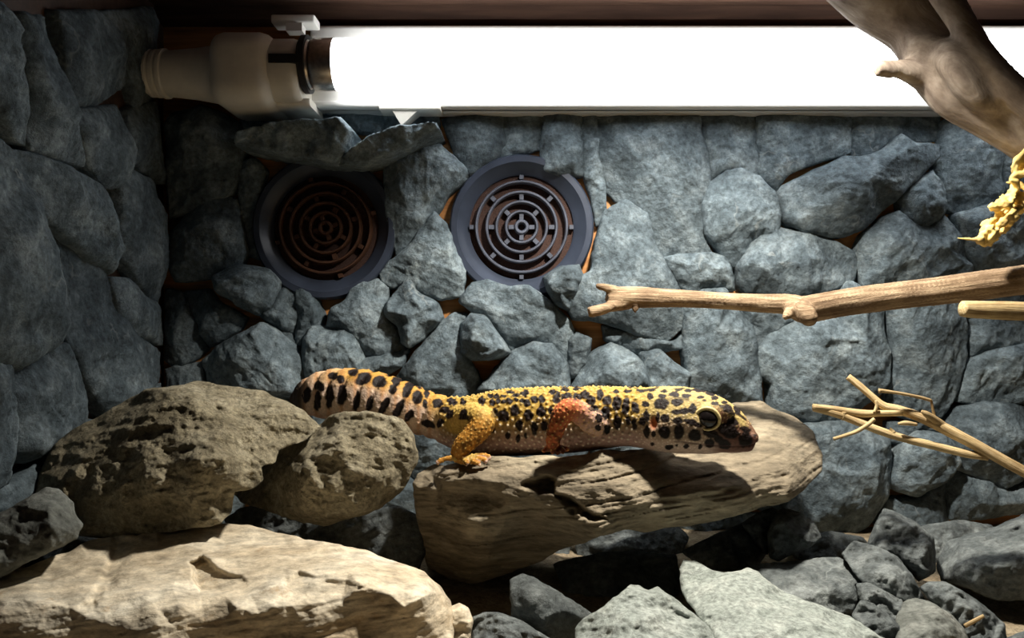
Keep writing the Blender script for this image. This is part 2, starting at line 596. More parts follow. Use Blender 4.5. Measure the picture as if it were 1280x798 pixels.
def rbf(ctrl):
    C = np.array([(a, b) for a, b, _ in ctrl], float)
    z = np.array([c for _, _, c in ctrl], float)
    c0 = 5.0
    D = np.sqrt(((C[:, None] - C[None]) ** 2).sum(-1) + c0 * c0)
    n = len(C)
    A = np.zeros((n + 3, n + 3))
    A[:n, :n] = D - np.eye(n) * 0.3
    A[:n, n] = 1; A[:n, n + 1:] = C / 500; A[n, :n] = 1; A[n + 1:, :n] = C.T / 500
    w = np.linalg.solve(A, np.concatenate([z, [0, 0, 0]]))
    def f(P):
        D = np.sqrt(((P[:, None] - C[None]) ** 2).sum(-1) + c0 * c0)
        return D @ w[:n] + w[n] + (P / 500) @ w[n + 1:]
    return f

def free_rock(name, poly_px, D, mat, label, cat='rock', ctrl=None, thick=.03, T=.02, seed=1, step=2.2, k=5, slope=(.1, .7),
              amp=1.0, round_px=None, coarse=1.0, group=None, strata=0.0, pit=0.0, back=None, facet=26.0, lean=.9, dents=()):
    """a loose rock: outline seen from the front at distance D, modelled relief on the near side, full body behind.
    ctrl: list of (px, py, distance) measured on the rock's near surface"""
    poly = np.array(poly_px, float)
    if area(poly) < 0:
        poly = poly[::-1]
    rng = np.random.default_rng(seed)
    size = math.sqrt(abs(area(poly)))
    b = resample(poly, step * 1.1, size * .018, seed)
    V, F, nb = triangulate(b, step, seed)
    d = seg_dist(V, b[::2])
    mpp = D / F_PX
    rp = round_px or max(6.0, d.max() * .25)
    e = np.clip(d / rp, 0, 1)
    ed = np.sqrt(1 - (1 - e) ** 2)
    if ctrl:
        near = facetize(V, rbf(ctrl)(V), facet, seed, .0012, keep=.35)
        near = near + (1 - ed) * rp * mpp * .8
    else:
        h, e2 = facet_height(V * mpp, d * mpp, T, rng, k, slope)
        h = facetize(V, h, max(size * .26, 8), seed, T * .12)
        near = D - h + lean * (V[:, 1].max() - V[:, 1]) * mpp * .55
    for dp, amount, soft, (fx_, fy_) in dents:          # broken-out notches, deepest at one side
        dp = np.array(dp, float)
        jit = np.column_stack([V / 14.0, np.full(len(V), seed)])
        Vw = V + np.column_stack([fbm(jit, 3, seed + 41), fbm(jit + 5, 3, seed + 43)]) * 4.0
        q = dp @ np.array([fx_, fy_])
        ramp_ = np.clip((q.max() - Vw @ np.array([fx_, fy_])) / np.ptp(q), 0, 1)
        near = near + amount * ramp_ * np.where(inside(Vw, dp), smooth(0, soft, seg_dist(Vw, dp)), 0)
    p3 = np.column_stack([V * mpp, near])
    w = .25 + .75 * ed
    near = near - fbm(p3 / (size * mpp * .3), 3, seed) * .0035 * amp * coarse * w
    wa = rng.uniform(-.5, .5)
    pw = np.column_stack([(p3[:, 0] * math.cos(wa) + p3[:, 1] * math.sin(wa)) / .018, (p3[:, 1] * math.cos(wa) - p3[:, 0] * math.sin(wa)) / .0065, p3[:, 2] / .012])
    near = near - fbm(pw, 4, seed + 3, .6, ridged=True) * .0014 * amp * w
    near = near - fbm(p3 / .0024, 3, seed + 7) * .0005 * amp
    if pit:
        q = fbm(p3 / .0062, 3, seed + 11)
        near = near + np.maximum(0, q - .12) * pit * w
    if strata:
        z = CAM_Z - (V[:, 1] - CY) / F_PX * near - .16 * (V[:, 0] - 640) / F_PX * near
        st = fbm(np.column_stack([z / .0035, V[:, 0] * mpp / .05, near * 10]), 3, seed + 13, ridged=True)
        near = near + np.maximum(0, st - .25) * strata * w
    far = near + thick * np.sqrt(1 - (1 - np.clip(d / max(d.max() * .6, 1), 0, 1)) ** 2)
    far = far + fbm(p3 / .02 + 9, 3, seed + 17) * .003 * ed
    if back is not None:
        far = np.minimum(far, back)
    n = len(V)
    be = boundary_loops(F)
    bset = {i for q in be for i in q}
    W = [ray(V[i, 0], V[i, 1], near[i]) for i in range(n)]
    idx = {}
    for i in range(n):
        if i in bset:
            idx[i] = i
        else:
            idx[i] = len(W)
            W.append(ray(V[i, 0], V[i, 1], max(far[i], near[i] + .0015)))
    # image y runs downward, so flip for outward normals on the near side
    faces = [(a, c, bq) for a, bq, c in F] + [(idx[a], idx[bq], idx[c]) for a, bq, c in F]
    me = new_mesh(name, W, faces, mat)
    o = link(name, me)
    recentre(o)
    tag(o, label, cat, group)
    return o

# ------------------------------------------------------------------ the terrarium shell
SAND = rock_mat('sand', (.20, .15, .09), (.33, .26, .17), (.45, .37, .25), scale=120, bump=.5, rough=.95, var=0, fine=1500)
wall_back = structure(MB().box(LEFT_X - .01, RIGHT_X + .01, WALL_Y, WALL_Y + .012, -.005, CEIL_Z).build('wall_back', PANEL))
wall_left = structure(MB().box(LEFT_X - .012, LEFT_X, .10, WALL_Y, -.005, CEIL_Z).build('wall_left', PANEL_DARK))
wall_right = structure(MB().box(RIGHT_X, RIGHT_X + .012, .10, WALL_Y, -.005, CEIL_Z).build('wall_right', PANEL_DARK))
ceiling = structure(MB().box(LEFT_X - .012, RIGHT_X + .012, .10, WALL_Y + .012, CEIL_Z, CEIL_Z + .012).build('ceiling', PANEL_DARK))
trim = structure(MB().box(LEFT_X, RIGHT_X, WALL_Y - .012, WALL_Y, CEIL_Z - .0075, CEIL_Z).build('trim_1', PANEL_DARK))
gx = np.linspace(LEFT_X, RIGHT_X, 150); gy = np.linspace(.10, WALL_Y, 90)
GX, GY = np.meshgrid(gx, gy)
gp = np.column_stack([GX.ravel(), GY.ravel(), np.zeros(GX.size)])
gz = fbm(gp / .05, 4, 3) * .003 + fbm(gp / .008, 3, 5) * .0008
fv = np.column_stack([gp[:, 0], gp[:, 1], gz])
ff = [(j * 150 + i, j * 150 + i + 1, (j + 1) * 150 + i + 1, (j + 1) * 150 + i) for j in range(89) for i in range(149)]
floor = structure(link('floor', new_mesh('floor', fv, ff, SAND)))

# ------------------------------------------------------------------ stones glued to the back wall (outline in photo pixels, thickness in mm)
BACK_STONES = [
 ([(205,140),(250,132),(297,150),(299,190),(292,222),(280,240),(240,258),(207,270),(203,200)], 26),
 ([(232,266),(280,240),(292,250),(299,290),(303,315),(295,335),(265,345),(215,352),(205,300)], 18),
 ([(265,347),(290,330),(330,335),(347,352),(335,385),(318,393),(292,378),(270,368)], 24),
 ([(226,366),(258,362),(268,378),(303,397),(296,412),(260,434),(247,412)], 15),
 ([(204,362),(224,366),(245,405),(256,435),(240,450),(220,460),(204,450)], 12),
 ([(248,452),(262,438),(325,405),(340,412),(370,440),(387,460),(380,475),(372,498),(330,502),(290,496),(253,478)], 26),
 ([(338,406),(362,406),(368,425),(366,442),(345,428)], 10),
 ([(322,393),(356,356),(372,360),(371,398),(367,418),(345,408)], 13),
 ([(369,358),(392,368),(403,395),(400,408),(382,414),(380,438),(368,440),(371,395)], 12),
 ([(379,422),(390,409),(420,409),(442,417),(452,435),(456,452),(450,468),(420,478),(385,478),(377,448)], 21),
 ([(408,408),(415,385),(432,377),(436,363),(450,354),(470,349),(485,362),(482,383),(479,395),(495,410),(500,428),(509,440),(480,449),(452,447),(440,420)], 17),
 ([(448,449),(485,441),(509,437),(502,458),(480,470),(452,470)], 15),
 ([(480,386),(497,362),(510,349),(521,354),(526,368),(546,380),(551,398),(531,422),(512,434),(500,427),(498,407),(483,397)], 22),
 ([(475,342),(490,324),(512,309),(541,263),(557,280),(568,312),(581,338),(577,371),(548,374),(525,368),(512,352),(490,360),(477,352)], 17),
 ([(479,212),(500,190),(525,175),(547,178),(576,204),(584,216),(580,227),(560,242),(547,262),(520,300),(495,320),(487,292),(481,250)], 16),
 ([(417,206),(440,190),(470,173),(500,164),(546,160),(552,169),(520,183),(490,197),(450,208)], 36),
 ([(298,184),(308,168),(360,157),(430,154),(444,168),(432,192),(420,206),(385,199),(350,194)], 40),
 ([(552,150),(580,141),(626,140),(633,180),(616,200),(596,216),(588,219),(573,202)], 12),
 ([(627,140),(681,140),(678,184),(655,191),(640,195),(622,199)], 8),
 ([(681,142),(705,139),(727,141),(729,218),(702,219),(681,211),(677,187)], 15),
 ([(726,142),(746,141),(753,205),(757,236),(758,265),(746,282),(738,242),(729,216)], 10),
 ([(744,142),(800,139),(871,141),(886,198),(891,225),(883,258),(879,290),(892,319),(830,324),(815,298),(812,270),(795,254),(775,252),(757,238),(750,205)], 14),
 ([(705,380),(721,352),(740,338),(748,290),(757,262),(785,248),(812,266),(819,300),(836,335),(851,360),(861,385),(859,406),(836,426),(800,419),(760,403),(720,399)], 24),
 ([(755,406),(800,420),(838,427),(860,410),(856,436),(800,444),(758,428)], 13),
 ([(829,323),(850,318),(890,317),(906,321),(916,345),(919,363),(860,366),(848,353)], 18),
 ([(880,255),(890,228),(910,214),(928,212),(951,221),(971,242),(979,268),(976,286),(951,301),(931,318),(922,336),(905,318),(885,291)], 19),
 ([(869,141),(946,140),(948,222),(926,213),(905,214),(893,222),(886,197)], 10),
 ([(947,141),(1000,139),(1066,141),(1064,191),(1020,203),(985,217),(974,237),(949,219)], 11),
 ([(977,240),(985,228),(1020,212),(1060,195),(1090,195),(1110,184),(1125,169),(1141,179),(1179,179),(1176,196),(1161,213),(1136,236),(1111,261),(1090,283),(1060,294),(1010,291),(984,271)], 24),
 ([(1129,250),(1150,225),(1165,214),(1179,232),(1184,266),(1161,281),(1148,282),(1134,269)], 18),
 ([(1182,150),(1205,142),(1254,145),(1256,240),(1236,259),(1200,269),(1183,257),(1171,214)], 12),
 ([(1198,268),(1250,254),(1300,252),(1300,334),(1222,340),(1207,312)], 17),
 ([(1254,145),(1310,142),(1310,252),(1258,252)], 11),
 ([(1068,142),(1180,141),(1178,175),(1140,176),(1122,170),(1092,196),(1066,196)], 9),
 ([(1077,310),(1085,294),(1110,271),(1127,263),(1140,276),(1155,284),(1181,270),(1196,285),(1206,300),(1216,330),(1214,348),(1150,358),(1084,358),(1076,331)], 21),
 ([(924,331),(945,301),(970,281),(1000,289),(1040,297),(1070,314),(1078,331),(1071,351),(1040,364),(1000,374),(940,370),(927,357)], 23),
 ([(925,380),(985,384),(996,400),(962,424),(950,442),(930,405)], 12),
 ([(947,441),(965,420),(1000,401),(1040,380),(1060,352),(1108,380),(1111,420),(1119,446),(1113,476),(1091,502),(1060,523),(1010,528),(968,524),(966,481),(952,469)], 25),
 ([(1111,380),(1140,352),(1180,350),(1206,370),(1214,420),(1211,456),(1201,491),(1181,522),(1150,528),(1115,518),(1114,481),(1121,450)], 20),
 ([(1214,345),(1262,338),(1300,335),(1300,395),(1216,402)], 12),
 ([(1214,400),(1300,393),(1300,428),(1240,439),(1217,446)], 13),
 ([(1238,441),(1300,428),(1300,503),(1230,507),(1204,502),(1210,470),(1222,450)], 20),
 ([(1189,532),(1200,514),(1230,506),(1300,504),(1300,592),(1262,612),(1230,600),(1196,585)], 23),
 ([(1196,588),(1232,602),(1264,614),(1300,594),(1300,640),(1240,650),(1190,650),(1186,612)], 14),
 ([(1114,602),(1130,560),(1150,540),(1181,545),(1201,560),(1201,582),(1176,607),(1150,622),(1124,614)], 24),
 ([(1112,528),(1150,530),(1190,525),(1186,545),(1150,538),(1128,558),(1114,552)], 12),
 ([(998,532),(1060,525),(1111,544),(1121,570),(1113,622),(1090,660),(1040,690),(1010,675),(990,640),(1010,590),(1005,555)], 26),
 ([(1112,625),(1150,624),(1186,605),(1190,660),(1150,675),(1110,665),(1095,655)], 14),
 ([(857,387),(880,364),(906,361),(926,385),(941,410),(951,470),(952,506),(930,512),(880,500),(861,490),(857,440)], 22),
 ([(952,505),(1000,520),(1004,550),(1000,590),(985,640),(950,640),(930,560)], 12),
 ([(716,486),(738,447),(765,429),(786,439),(811,460),(820,485),(800,500),(730,500)], 27),
 ([(800,437),(826,439),(844,455),(861,465),(864,492),(815,496),(803,461)], 20),
 ([(573,377),(590,353),(612,350),(636,359),(660,357),(690,379),(711,400),(722,420),(716,437),(709,462),(690,432),(660,432),(640,442),(618,412),(600,397)], 20),
 ([(595,490),(640,440),(665,429),(690,431),(709,455),(714,490),(680,500),(640,502)], 27),
 ([(576,406),(590,392),(606,394),(638,440),(631,449),(590,451),(577,441)], 30),
 ([(494,472),(520,441),(550,404),(566,392),(583,394),(578,430),(590,460),(602,478),(597,500),(560,506),(515,495)], 20),
 ([(709,426),(722,417),(739,425),(736,446),(723,474),(711,474)], 14),
 ([(681,346),(700,335),(725,331),(729,345),(721,365),(711,387),(695,380),(685,361)], 26),
 ([(300,206),(318,198),(332,214),(322,252),(318,290),(336,322),(318,322),(304,316),(301,285),(296,245)], 13),
 ([(300,150),(330,140),(440,139),(545,140),(548,158),(470,168),(440,165),(360,156),(305,165)], 11),
 # low stones mostly hidden behind the rocks and the animal
 ([(204,462),(250,455),(256,480),(300,500),(294,545),(240,565),(204,545)], 16),
 ([(300,505),(372,500),(392,540),(372,600),(310,610),(290,560)], 18),
 ([(390,495),(450,478),(510,478),(522,520),(500,585),(430,600),(390,565)], 18),
 ([(518,500),(602,500),(614,560),(575,612),(510,602),(508,560)], 18),
 ([(612,502),(720,500),(738,560),(695,622),(622,612)], 18),
 ([(732,502),(860,498),(872,560),(830,612),(745,604)], 18),
 ([(866,503),(930,512),(948,580),(932,640),(870,625),(846,585)], 16),
 ([(204,555),(290,560),(306,612),(290,665),(204,668)], 14),
 ([(310,615),(420,605),(440,660),(310,668)], 14),
 ([(425,605),(505,592),(570,618),(560,668),(445,664)], 15),
 ([(572,618),(620,615),(692,628),(700,668),(568,668)], 14),
 ([(700,622),(745,608),(830,618),(850,668),(706,668)], 15),
 ([(836,612),(872,628),(935,645),(990,645),(1000,675),(856,670)], 14),
]
def on_back(T):
    dm = WALL_Y - .6 * T
    def conv(px, py):
        return ((px - CX) / F_PX * dm, CAM_Z - (py - CY) / F_PX * dm)
    return conv
def back_world(u, v, h):
    return (u, WALL_Y - h, v)
for i, (pl, t) in enumerate(BACK_STONES):
    T = t / 1000
    cv = on_back(T)
    P = np.array(pl, float); c = P.mean(0)
    n = (P - c) / (np.linalg.norm(P - c, axis=1)[:, None] + 1e-9)
    P = P + n * 2.2
    o = wall_stone([cv(a, b) for a, b in P], back_world, T, 100 + i, SLATE, wall_back, block=(T > .033))

# ------------------------------------------------------------------ stones glued to the left wall
LEFT_STONES = [
 ([(-40,0),(0,5),(16,38),(36,100),(50,182),(28,176),(0,140),(-40,110)], 16),
 ([(20,16),(62,22),(86,128),(101,178),(109,207),(80,201),(45,187),(36,110)], 16),
 ([(76,14),(122,14),(148,40),(164,100),(122,132),(96,132),(80,60)], 12),
 ([(94,140),(150,132),(164,196),(150,234),(130,234),(112,204)], 12),
 ([(24,186),(55,194),(95,214),(121,230),(146,260),(153,300),(141,342),(115,322),(85,290),(50,258),(30,224)], 18),
 ([(-40,140),(0,166),(28,190),(45,250),(68,305),(75,400),(70,430),(30,462),(0,452),(-40,430)], 21),
 ([(71,305),(90,291),(130,325),(141,347),(146,390),(180,420),(206,440),(201,472),(172,502),(140,522),(115,482),(95,442),(78,402)], 15),
 ([(150,225),(165,214),(196,230),(206,270),(205,340),(201,384),(176,356),(158,326),(152,290)], 12),
 ([(141,347),(160,350),(201,386),(206,432),(172,420),(150,395)], 9),
 ([(9,482),(40,456),(70,429),(86,431),(101,470),(112,522),(92,547),(60,567),(40,577),(20,567),(10,512)], 16),
 ([(-40,440),(0,440),(20,470),(15,560),(12,602),(0,612),(-40,620)], 14),
 ([(160,138),(198,128),(205,230),(180,214),(163,200)], 9),
 ([(126,16),(196,10),(200,124),(168,132),(152,60)], 8),
 ([(-40,625),(12,608),(60,572),(110,552),(120,600),(60,690),(-40,720)], 12),
 ([(112,525),(140,525),(200,480),(206,520),(200,600),(120,590)], 10),
]
def left_conv(px, py, T):
    d = (-(LEFT_X + .55 * T)) * F_PX / (CX - px)
    return (d, CAM_Z - (py - CY) / F_PX * d)
def left_world(u, v, h):
    return (LEFT_X + h, u, v)
for i, (pl, t) in enumerate(LEFT_STONES):
    T = t / 1000
    P = np.array(pl, float); c = P.mean(0)
    n = (P - c) / (np.linalg.norm(P - c, axis=1)[:, None] + 1e-9)
    P = P + n * 2.5
    uv = [left_conv(min(a, 212), b, T) for a, b in P]
    uv = [(min(u, WALL_Y - .002), v) for u, v in uv]
    wall_stone(uv, left_world, T, 300 + i, SLATE, wall_left, s=.0010, slope=(.05, .35))

# ------------------------------------------------------------------ fluorescent fixture
TD, TZ, TR = .41, CAM_Z + (CY - 81) / F_PX * .41, .0130
def fx(px, d=TD):
    return (px - CX) / F_PX * d
def fz(py, d=TD):
    return CAM_Z + (CY - py) / F_PX * d
FIX = empty('fluorescent_light_fixture', (fx(300), TD, TZ), 'white fluorescent tube light fixture mounted along the top of the stone wall', 'light fixture')
XE = .30
hb0, hb1, hz0, hz1 = .424, .4475, fz(133.5, .424), fz(27, .424)
m = MB()
# channel: back body with small turned lip along the bottom
m.rbox(fx(385, .424), XE, hb0 + .004, hb1, hz0, hz1, .0025)
m.rbox(fx(303, .424), XE, hb0, hb0 + .010, hz0, hz0 + .0034, .0014)
m.build('housing', REFLECTOR, FIX, True)
m = MB()
m.lathe([(0, 0), (TR * .985, 0.0), (TR, .0006), (TR, XE - .004 - fx(419)), (0, XE - .004 - fx(419))], (fx(419), TD, TZ), (1, 0, 0), 40)
m.build('tube', TUBE_MAT, FIX, True)
m = MB()
L0 = fx(382)
LC = fx(420) - L0
m.lathe([(0, 0), (TR * .80, 0), (TR * .92, .0008), (TR * .95, .0020), (TR * .90, .0032), (TR * .97, .0042), (TR * 1.005, .0056), (TR * 1.005, LC - .001), (TR * .99, LC), (0, LC)], (L0, TD, TZ), (1, 0, 0), 40)
m.build('tube_cap', METAL, FIX, True)
m = MB()
m.lathe([(0, XE - .004), (TR, XE - .004), (TR, XE + .008), (0, XE + .008)], (0, TD, TZ), (1, 0, 0), 32)
m.build('tube_cap', METAL, FIX, True)
# lamp holder: rounded block + collar in front of it that grips the cap
hx0, hx1 = fx(262, .398), fx(337, .398)
m = MB(); m.rbox(hx0, hx1, .3945, .4445, fz(128, .398), fz(36, .398), .010, 6)
m.build('lamp_holder', PLASTIC_WHITE, FIX, True)
m = MB(); m.rbox(hx1 - .004, fx(372, .400), .3965, .440, fz(121, .400), fz(42, .400), .013, 6)
collar = m.build('holder_collar', PLASTIC_WHITE, FIX, True)
m = MB(); m.lathe([(0, 0), (.0125, 0), (.0145, .0012), (.0145, .004), (0, .004)], (fx(371, .40), TD, TZ), (1, 0, 0), 36)
m.build('socket_face', BLACK_PL, collar, True)
m = MB(); m.box(fx(337, .398), fx(374, .398), .3955, .402, fz(80, .398), fz(69, .398))
m.build('pin_slot', BLACK_PL, collar)
m = MB(); m.rbox(fx(302, .412), fx(388, .412), .410, .442, fz(133, .412), fz(123, .412), .0018)
m.build('holder_base', PLASTIC_WHITE, FIX, True)
# ribbed cable sleeve, tapering to the left
ctrl = []
xs0, xs1 = fx(175), fx(268)
prof = [(0, .0), (.0112, 0), (.0122, .0012), (.0122, .0026), (.0112, .0032), (.0112, .0040), (.0124, .0046), (.0124, .0062), (.0114, .0068), (.0114, .0076),
        (.0128, .0082), (.0128, .0098), (.0118, .0104), (.0122, .016), (.0132, .026), (.0148, .036), (.0160, xs1 - xs0), (0, xs1 - xs0)]
m = MB(); m.lathe(prof, (xs0, .420, fz(92, .42)), (1, 0, -.02), 32)
m.build('cable_sleeve', PLASTIC_WHITE, FIX, True)
m = MB(); m.rbox(fx(343, .418), fx(396, .418), .412, .425, fz(33, .418), fz(23, .418), .0012)
m.box(fx(360, .415), fx(380, .415), .411, .418, fz(42, .415), fz(32, .415))
m.build('mounting_clip', REFLECTOR, FIX, True)
# rocker switch under the lip
m = MB(); m.rbox(fx(475, .424), fx(551, .424), .421, .436, hz0 - .0022, hz0 + .0005, .001)
sw = m.build('switch_plate', PLASTIC_WHITE, FIX, True)
x0, x1, xt = fx(490, .424), fx(524, .424), fx(502, .424)
m = MB(); z0 = hz0 - .0018; z1 = hz0 - .0100
m.add([(x0, .4225, z0), (x1, .4225, z0), (xt, .4235, z1), (x0, .4345, z0), (x1, .4345, z0), (xt, .4335, z1)], [(0, 2, 1), (3, 4, 5), (0, 1, 4, 3), (1, 2, 5, 4), (2, 0, 3, 5)])
sw2 = m.build('switch', PLASTIC_WHITE, sw)

# ------------------------------------------------------------------ round air vents set in the back wall
def vent(px, py, name, label, rim, ringm, backm, rot=0.0):
    d0 = .442
    c = Vector(((px - CX) / F_PX * d0, WALL_Y, CAM_Z - (py - CY) / F_PX * d0))
    E = empty(name, c, label, 'air vent')
    k = d0 / F_PX
    a = (0, -1, 0)
    MB().lathe([(66 * k, -.002), (66 * k, .002), (69 * k, .0035), (79 * k, .0072), (81 * k, .0085), (88 * k, .0085), (90.5 * k, .0068), (91 * k, -.002)], c, a, 96, closed=True).build('rim', rim, E, True)
    MB().lathe([(0, -.002), (67 * k, -.002), (67 * k, .0006), (0, .0006)], c, a, 64).build('gauze', backm, E, True)
    for r in (57, 44, 31.7, 19.5, 7):
        w = 1.9 if r > 10 else 2.4
        MB().lathe([((r - w) * k, .0004), ((r - w) * k, .0050), ((r - w * .4) * k, .0060), ((r + w * .4) * k, .0060), ((r + w) * k, .0050), ((r + w) * k, .0004)], c, a, 72, closed=True).build('ring', ringm, E, True)
    for ang, rs in ((0, (63, 38, 13)), (45, (50.5, 25.5))):
        for q in range(4):
            th = math.radians(ang + 90 * q) + rot
            for r in rs:
                m = MB()
                L = 3.4 if r != 63 else 2.6
                u = Vector((math.cos(th), 0, math.sin(th))); v = Vector((-math.sin(th), 0, math.cos(th)))
                pts = []
                for dy in (0, -.0046):
                    for sr, sv in ((-1, -1), (1, -1), (1, 1), (-1, 1)):
                        pts.append(tuple(c + u * (r + sr * L) * k + v * sv * 2.6 * k + Vector((0, dy, 0))))
                m.add(pts, [(0, 1, 2, 3), (7, 6, 5, 4), (0, 4, 5, 1), (1, 5, 6, 2), (2, 6, 7, 3), (3, 7, 4, 0)])
                m.build('spoke', ringm, E)
    return E
vent(652, 283, 'air_vent', 'round dark blue air vent with pale grey concentric rings in the stone wall', VENT_BLUE, VENT_RING, VENT_BACK)
vent(405, 284, 'air_vent', 'round black air vent with brown concentric rings beside the dark stones', VENT_BLUE, VENT_BROWN, VENT_BACK, .3)

# ------------------------------------------------------------------ loose rocks on the floor
# big flat sandstone slab that carries the gecko
free_rock('sandstone_rock',
 [(513,604),(520,592),(545,583),(575,576),(600,572),(640,571.2),(680,570.9),(720,566.7),(760,564.2),(800,559.5),(826,555),(852,538),(885,516),(905,508),(920,503),(950,501),(985,519),(1015,540),(1028,570),
  (1025,590),(1005,610),(985,625),(960,632),(930,645),(880,655),(820,662),(770,667),(730,680),(700,690),(660,705),(625,722),(590,731),(560,726),(535,711),(527,680),(520,640)],
 .32, SANDSTONE, 'long tan layered sandstone slab with the spotted gecko lying on it', 'rock', thick=.085, seed=21, step=1.6, facet=20, dents=[([(640,610),(658,597),(684,591),(698,600),(694,620),(670,616)], .010, 7, (-1, .3)), ([(690,616),(712,621),(740,640),(764,650),(742,656),(706,642)], .008, 6, (-.5, 1)), ([(548,600),(600,606),(640,622),(615,645),(570,655),(540,640)], .005, 12, (.2, 1))], amp=.75, coarse=.8, strata=.0026, round_px=7,
 ctrl=[(516,604,.318),(540,584,.329),(575,575,.333),(600,574,.320),(640,574,.309),(700,570,.303),(760,565,.3035),(810,560,.313),(852,538,.345),(905,509,.37),(950,502,.372),(985,519,.368),(1027,575,.338),
  (575,582,.313),(620,578,.307),(660,579,.303),(700,577,.2995),(760,573,.3000),(830,568,.314),(900,560,.325),(960,545,.335),(1000,570,.326),
  (545,590,.306),(600,600,.300),(640,612,.2965),(680,620,.2945),(725,650,.2875),(747,666,.285),(800,640,.2875),(870,628,.2885),(930,622,.291),(985,608,.300),(660,588,.300),(700,592,.2955),(760,600,.2935),(850,600,.302),(930,590,.309),
  (560,612,.311),(600,618,.306),(540,660,.324),(590,652,.2985),(612,642,.3005),(625,655,.299),(600,690,.314),(628,718,.334),(560,716,.338),(530,690,.338),(650,660,.308),(690,662,.301),(660,690,.321),(710,684,.313),(800,660,.302),(880,652,.304),(950,634,.308),(1010,605,.318),
  (700,632,.2915),(735,640,.2895)])

# large pitted rock, left, and its neighbour under the tail
free_rock('pitted_rock',
 [(52,585),(70,553),(90,537),(120,524),(140,510),(165,494),(190,487),(225,481),(242,475),(262,480),(290,482),(330,490),(365,503),(385,515),(400,534),(380,550),(347,562),(344,578),(325,583),(328,600),(318,610),(293,614),(290,642),(276,656),(230,663),(180,668),(130,672),(70,668),(40,630)],
 .30, TUFA, 'large rugged brown pitted rock with a shadowed left side', 'rock', thick=.028, seed=22, step=1.9, amp=1.5, coarse=1.5, pit=.0022, round_px=9,
 ctrl=[(60,585,.315),(120,526,.325),(170,495,.33),(240,478,.335),(330,491,.328),(395,530,.317),(280,490,.324),(240,500,.303),(200,505,.304),(330,515,.312),(370,530,.309),
  (180,540,.300),(130,560,.305),(90,600,.303),(60,640,.305),(240,530,.301),(220,545,.2955),(270,545,.2925),(310,555,.296),(260,565,.287),(220,580,.286),(310,590,.286),(325,600,.286),(280,600,.285),(240,610,.281),
  (200,620,.284),(160,630,.290),(270,640,.284),(220,655,.290),(150,665,.298),(340,560,.305),(290,625,.291)])
free_rock('pitted_rock',
 [(330,570),(348,556),(385,540),(402,530),(412,521),(430,514),(455,514),(480,517),(503,525),(518,545),(524,572),(512,598),(500,618),(478,634),(450,646),(405,658),(378,655),(340,642),(300,628),(285,610),(300,585)],
 .31, TUFA, 'rough pitted brown rock wedged under the spotted gecko\'s tail', 'rock', thick=.020, seed=23, step=1.8, amp=1.4, coarse=1.3, pit=.0022, round_px=9,
 ctrl=[(335,575,.338),(402,530,.328),(440,515,.319),(500,525,.319),(522,560,.322),(420,535,.314),(460,530,.311),(490,545,.309),(400,560,.309),(440,555,.306),(480,570,.307),(510,585,.318),
  (350,590,.322),(390,600,.299),(430,590,.300),(470,600,.304),(440,620,.302),(400,630,.302),(360,625,.316),(330,620,.330),(400,655,.318),(450,643,.314),(490,620,.316)])

# pale limestone in front
free_rock('limestone_rock',
 [(-140,790),(-80,745),(0,716),(40,703),(80,690),(120,674),(150,668),(172,672),(196,661),(240,655),(285,651),(340,664),(400,677),(440,684),(490,700),(530,716),(548,732),(562,750),(568,775),(566,810),(560,850),(-140,850)],
 .245, LIMESTONE, 'large pale cream limestone slab with a stepped shaded front edge', 'rock', thick=.035, seed=24, step=1.8, dents=[([(236,700),(254,693),(270,706),(318,726),(310,738),(246,745)], .011, 7, (1, .15)), ([(140,668),(184,668),(168,700),(146,735),(122,764),(96,764),(120,728)], .0055, 12, (1, .5)), ([(350,724),(374,713),(430,724),(480,736),(440,746),(400,748),(360,752)], .004, 8, (.2, 1))], amp=.55, coarse=.9, round_px=6, strata=.0007,
 ctrl=[(-140,790,.25),(0,718,.266),(80,692,.283),(150,670,.296),(200,662,.300),(285,652,.306),(340,664,.303),(440,684,.289),(490,700,.279),(530,716,.272),
  (-80,780,.236),(0,745,.246),(40,752,.2385),(0,766,.2365),(60,720,.263),(110,695,.278),(90,758,.2385),(112,762,.2375),(120,740,.246),(150,700,.276),
  (170,690,.279),(160,715,.262),(140,745,.246),(130,760,.2365),(200,720,.258),(180,760,.2345),(240,700,.270),(240,735,.251),(262,700,.270),(300,690,.276),(300,730,.253),(230,758,.2345),(290,756,.2345),(350,690,.275),(350,745,.240),
  (360,718,.2555),(340,752,.2365),(400,700,.266),(400,724,.2465),(450,700,.2655),(450,732,.2415),(500,738,.2395),(525,730,.249),(520,742,.2385),(400,740,.2425),(385,752,.2385),(460,752,.2430),(510,765,.2415),(555,760,.256),(540,790,.249),
  (0,800,.237),(120,790,.2365),(240,790,.2355),(360,785,.2370),(450,790,.2400),(-100,840,.238),(100,845,.238),(300,845,.238),(500,845,.243)])
free_rock('limestone_chip', [(560,760),(574,754),(586,760),(592,776),(588,800),(580,830),(552,830),(556,790)], .262, LIMESTONE,
 'small cream limestone chip leaning on the slab\'s end', 'rock', T=.014, thick=.02, seed=25, step=1.6, amp=.5)

free_rock('grey_rock', [(-50,668),(0,641),(30,625),(58,609),(74,611),(92,628),(94,642),(104,656),(97,674),(60,692),(30,706),(0,724),(-50,745)], .262, SLATE_WARM,
 'smooth grey rock lying on the cream slab beside the wall', 'rock', T=.018, thick=.03, seed=26, step=1.9, amp=.7, k=3, slope=(.05, .35))

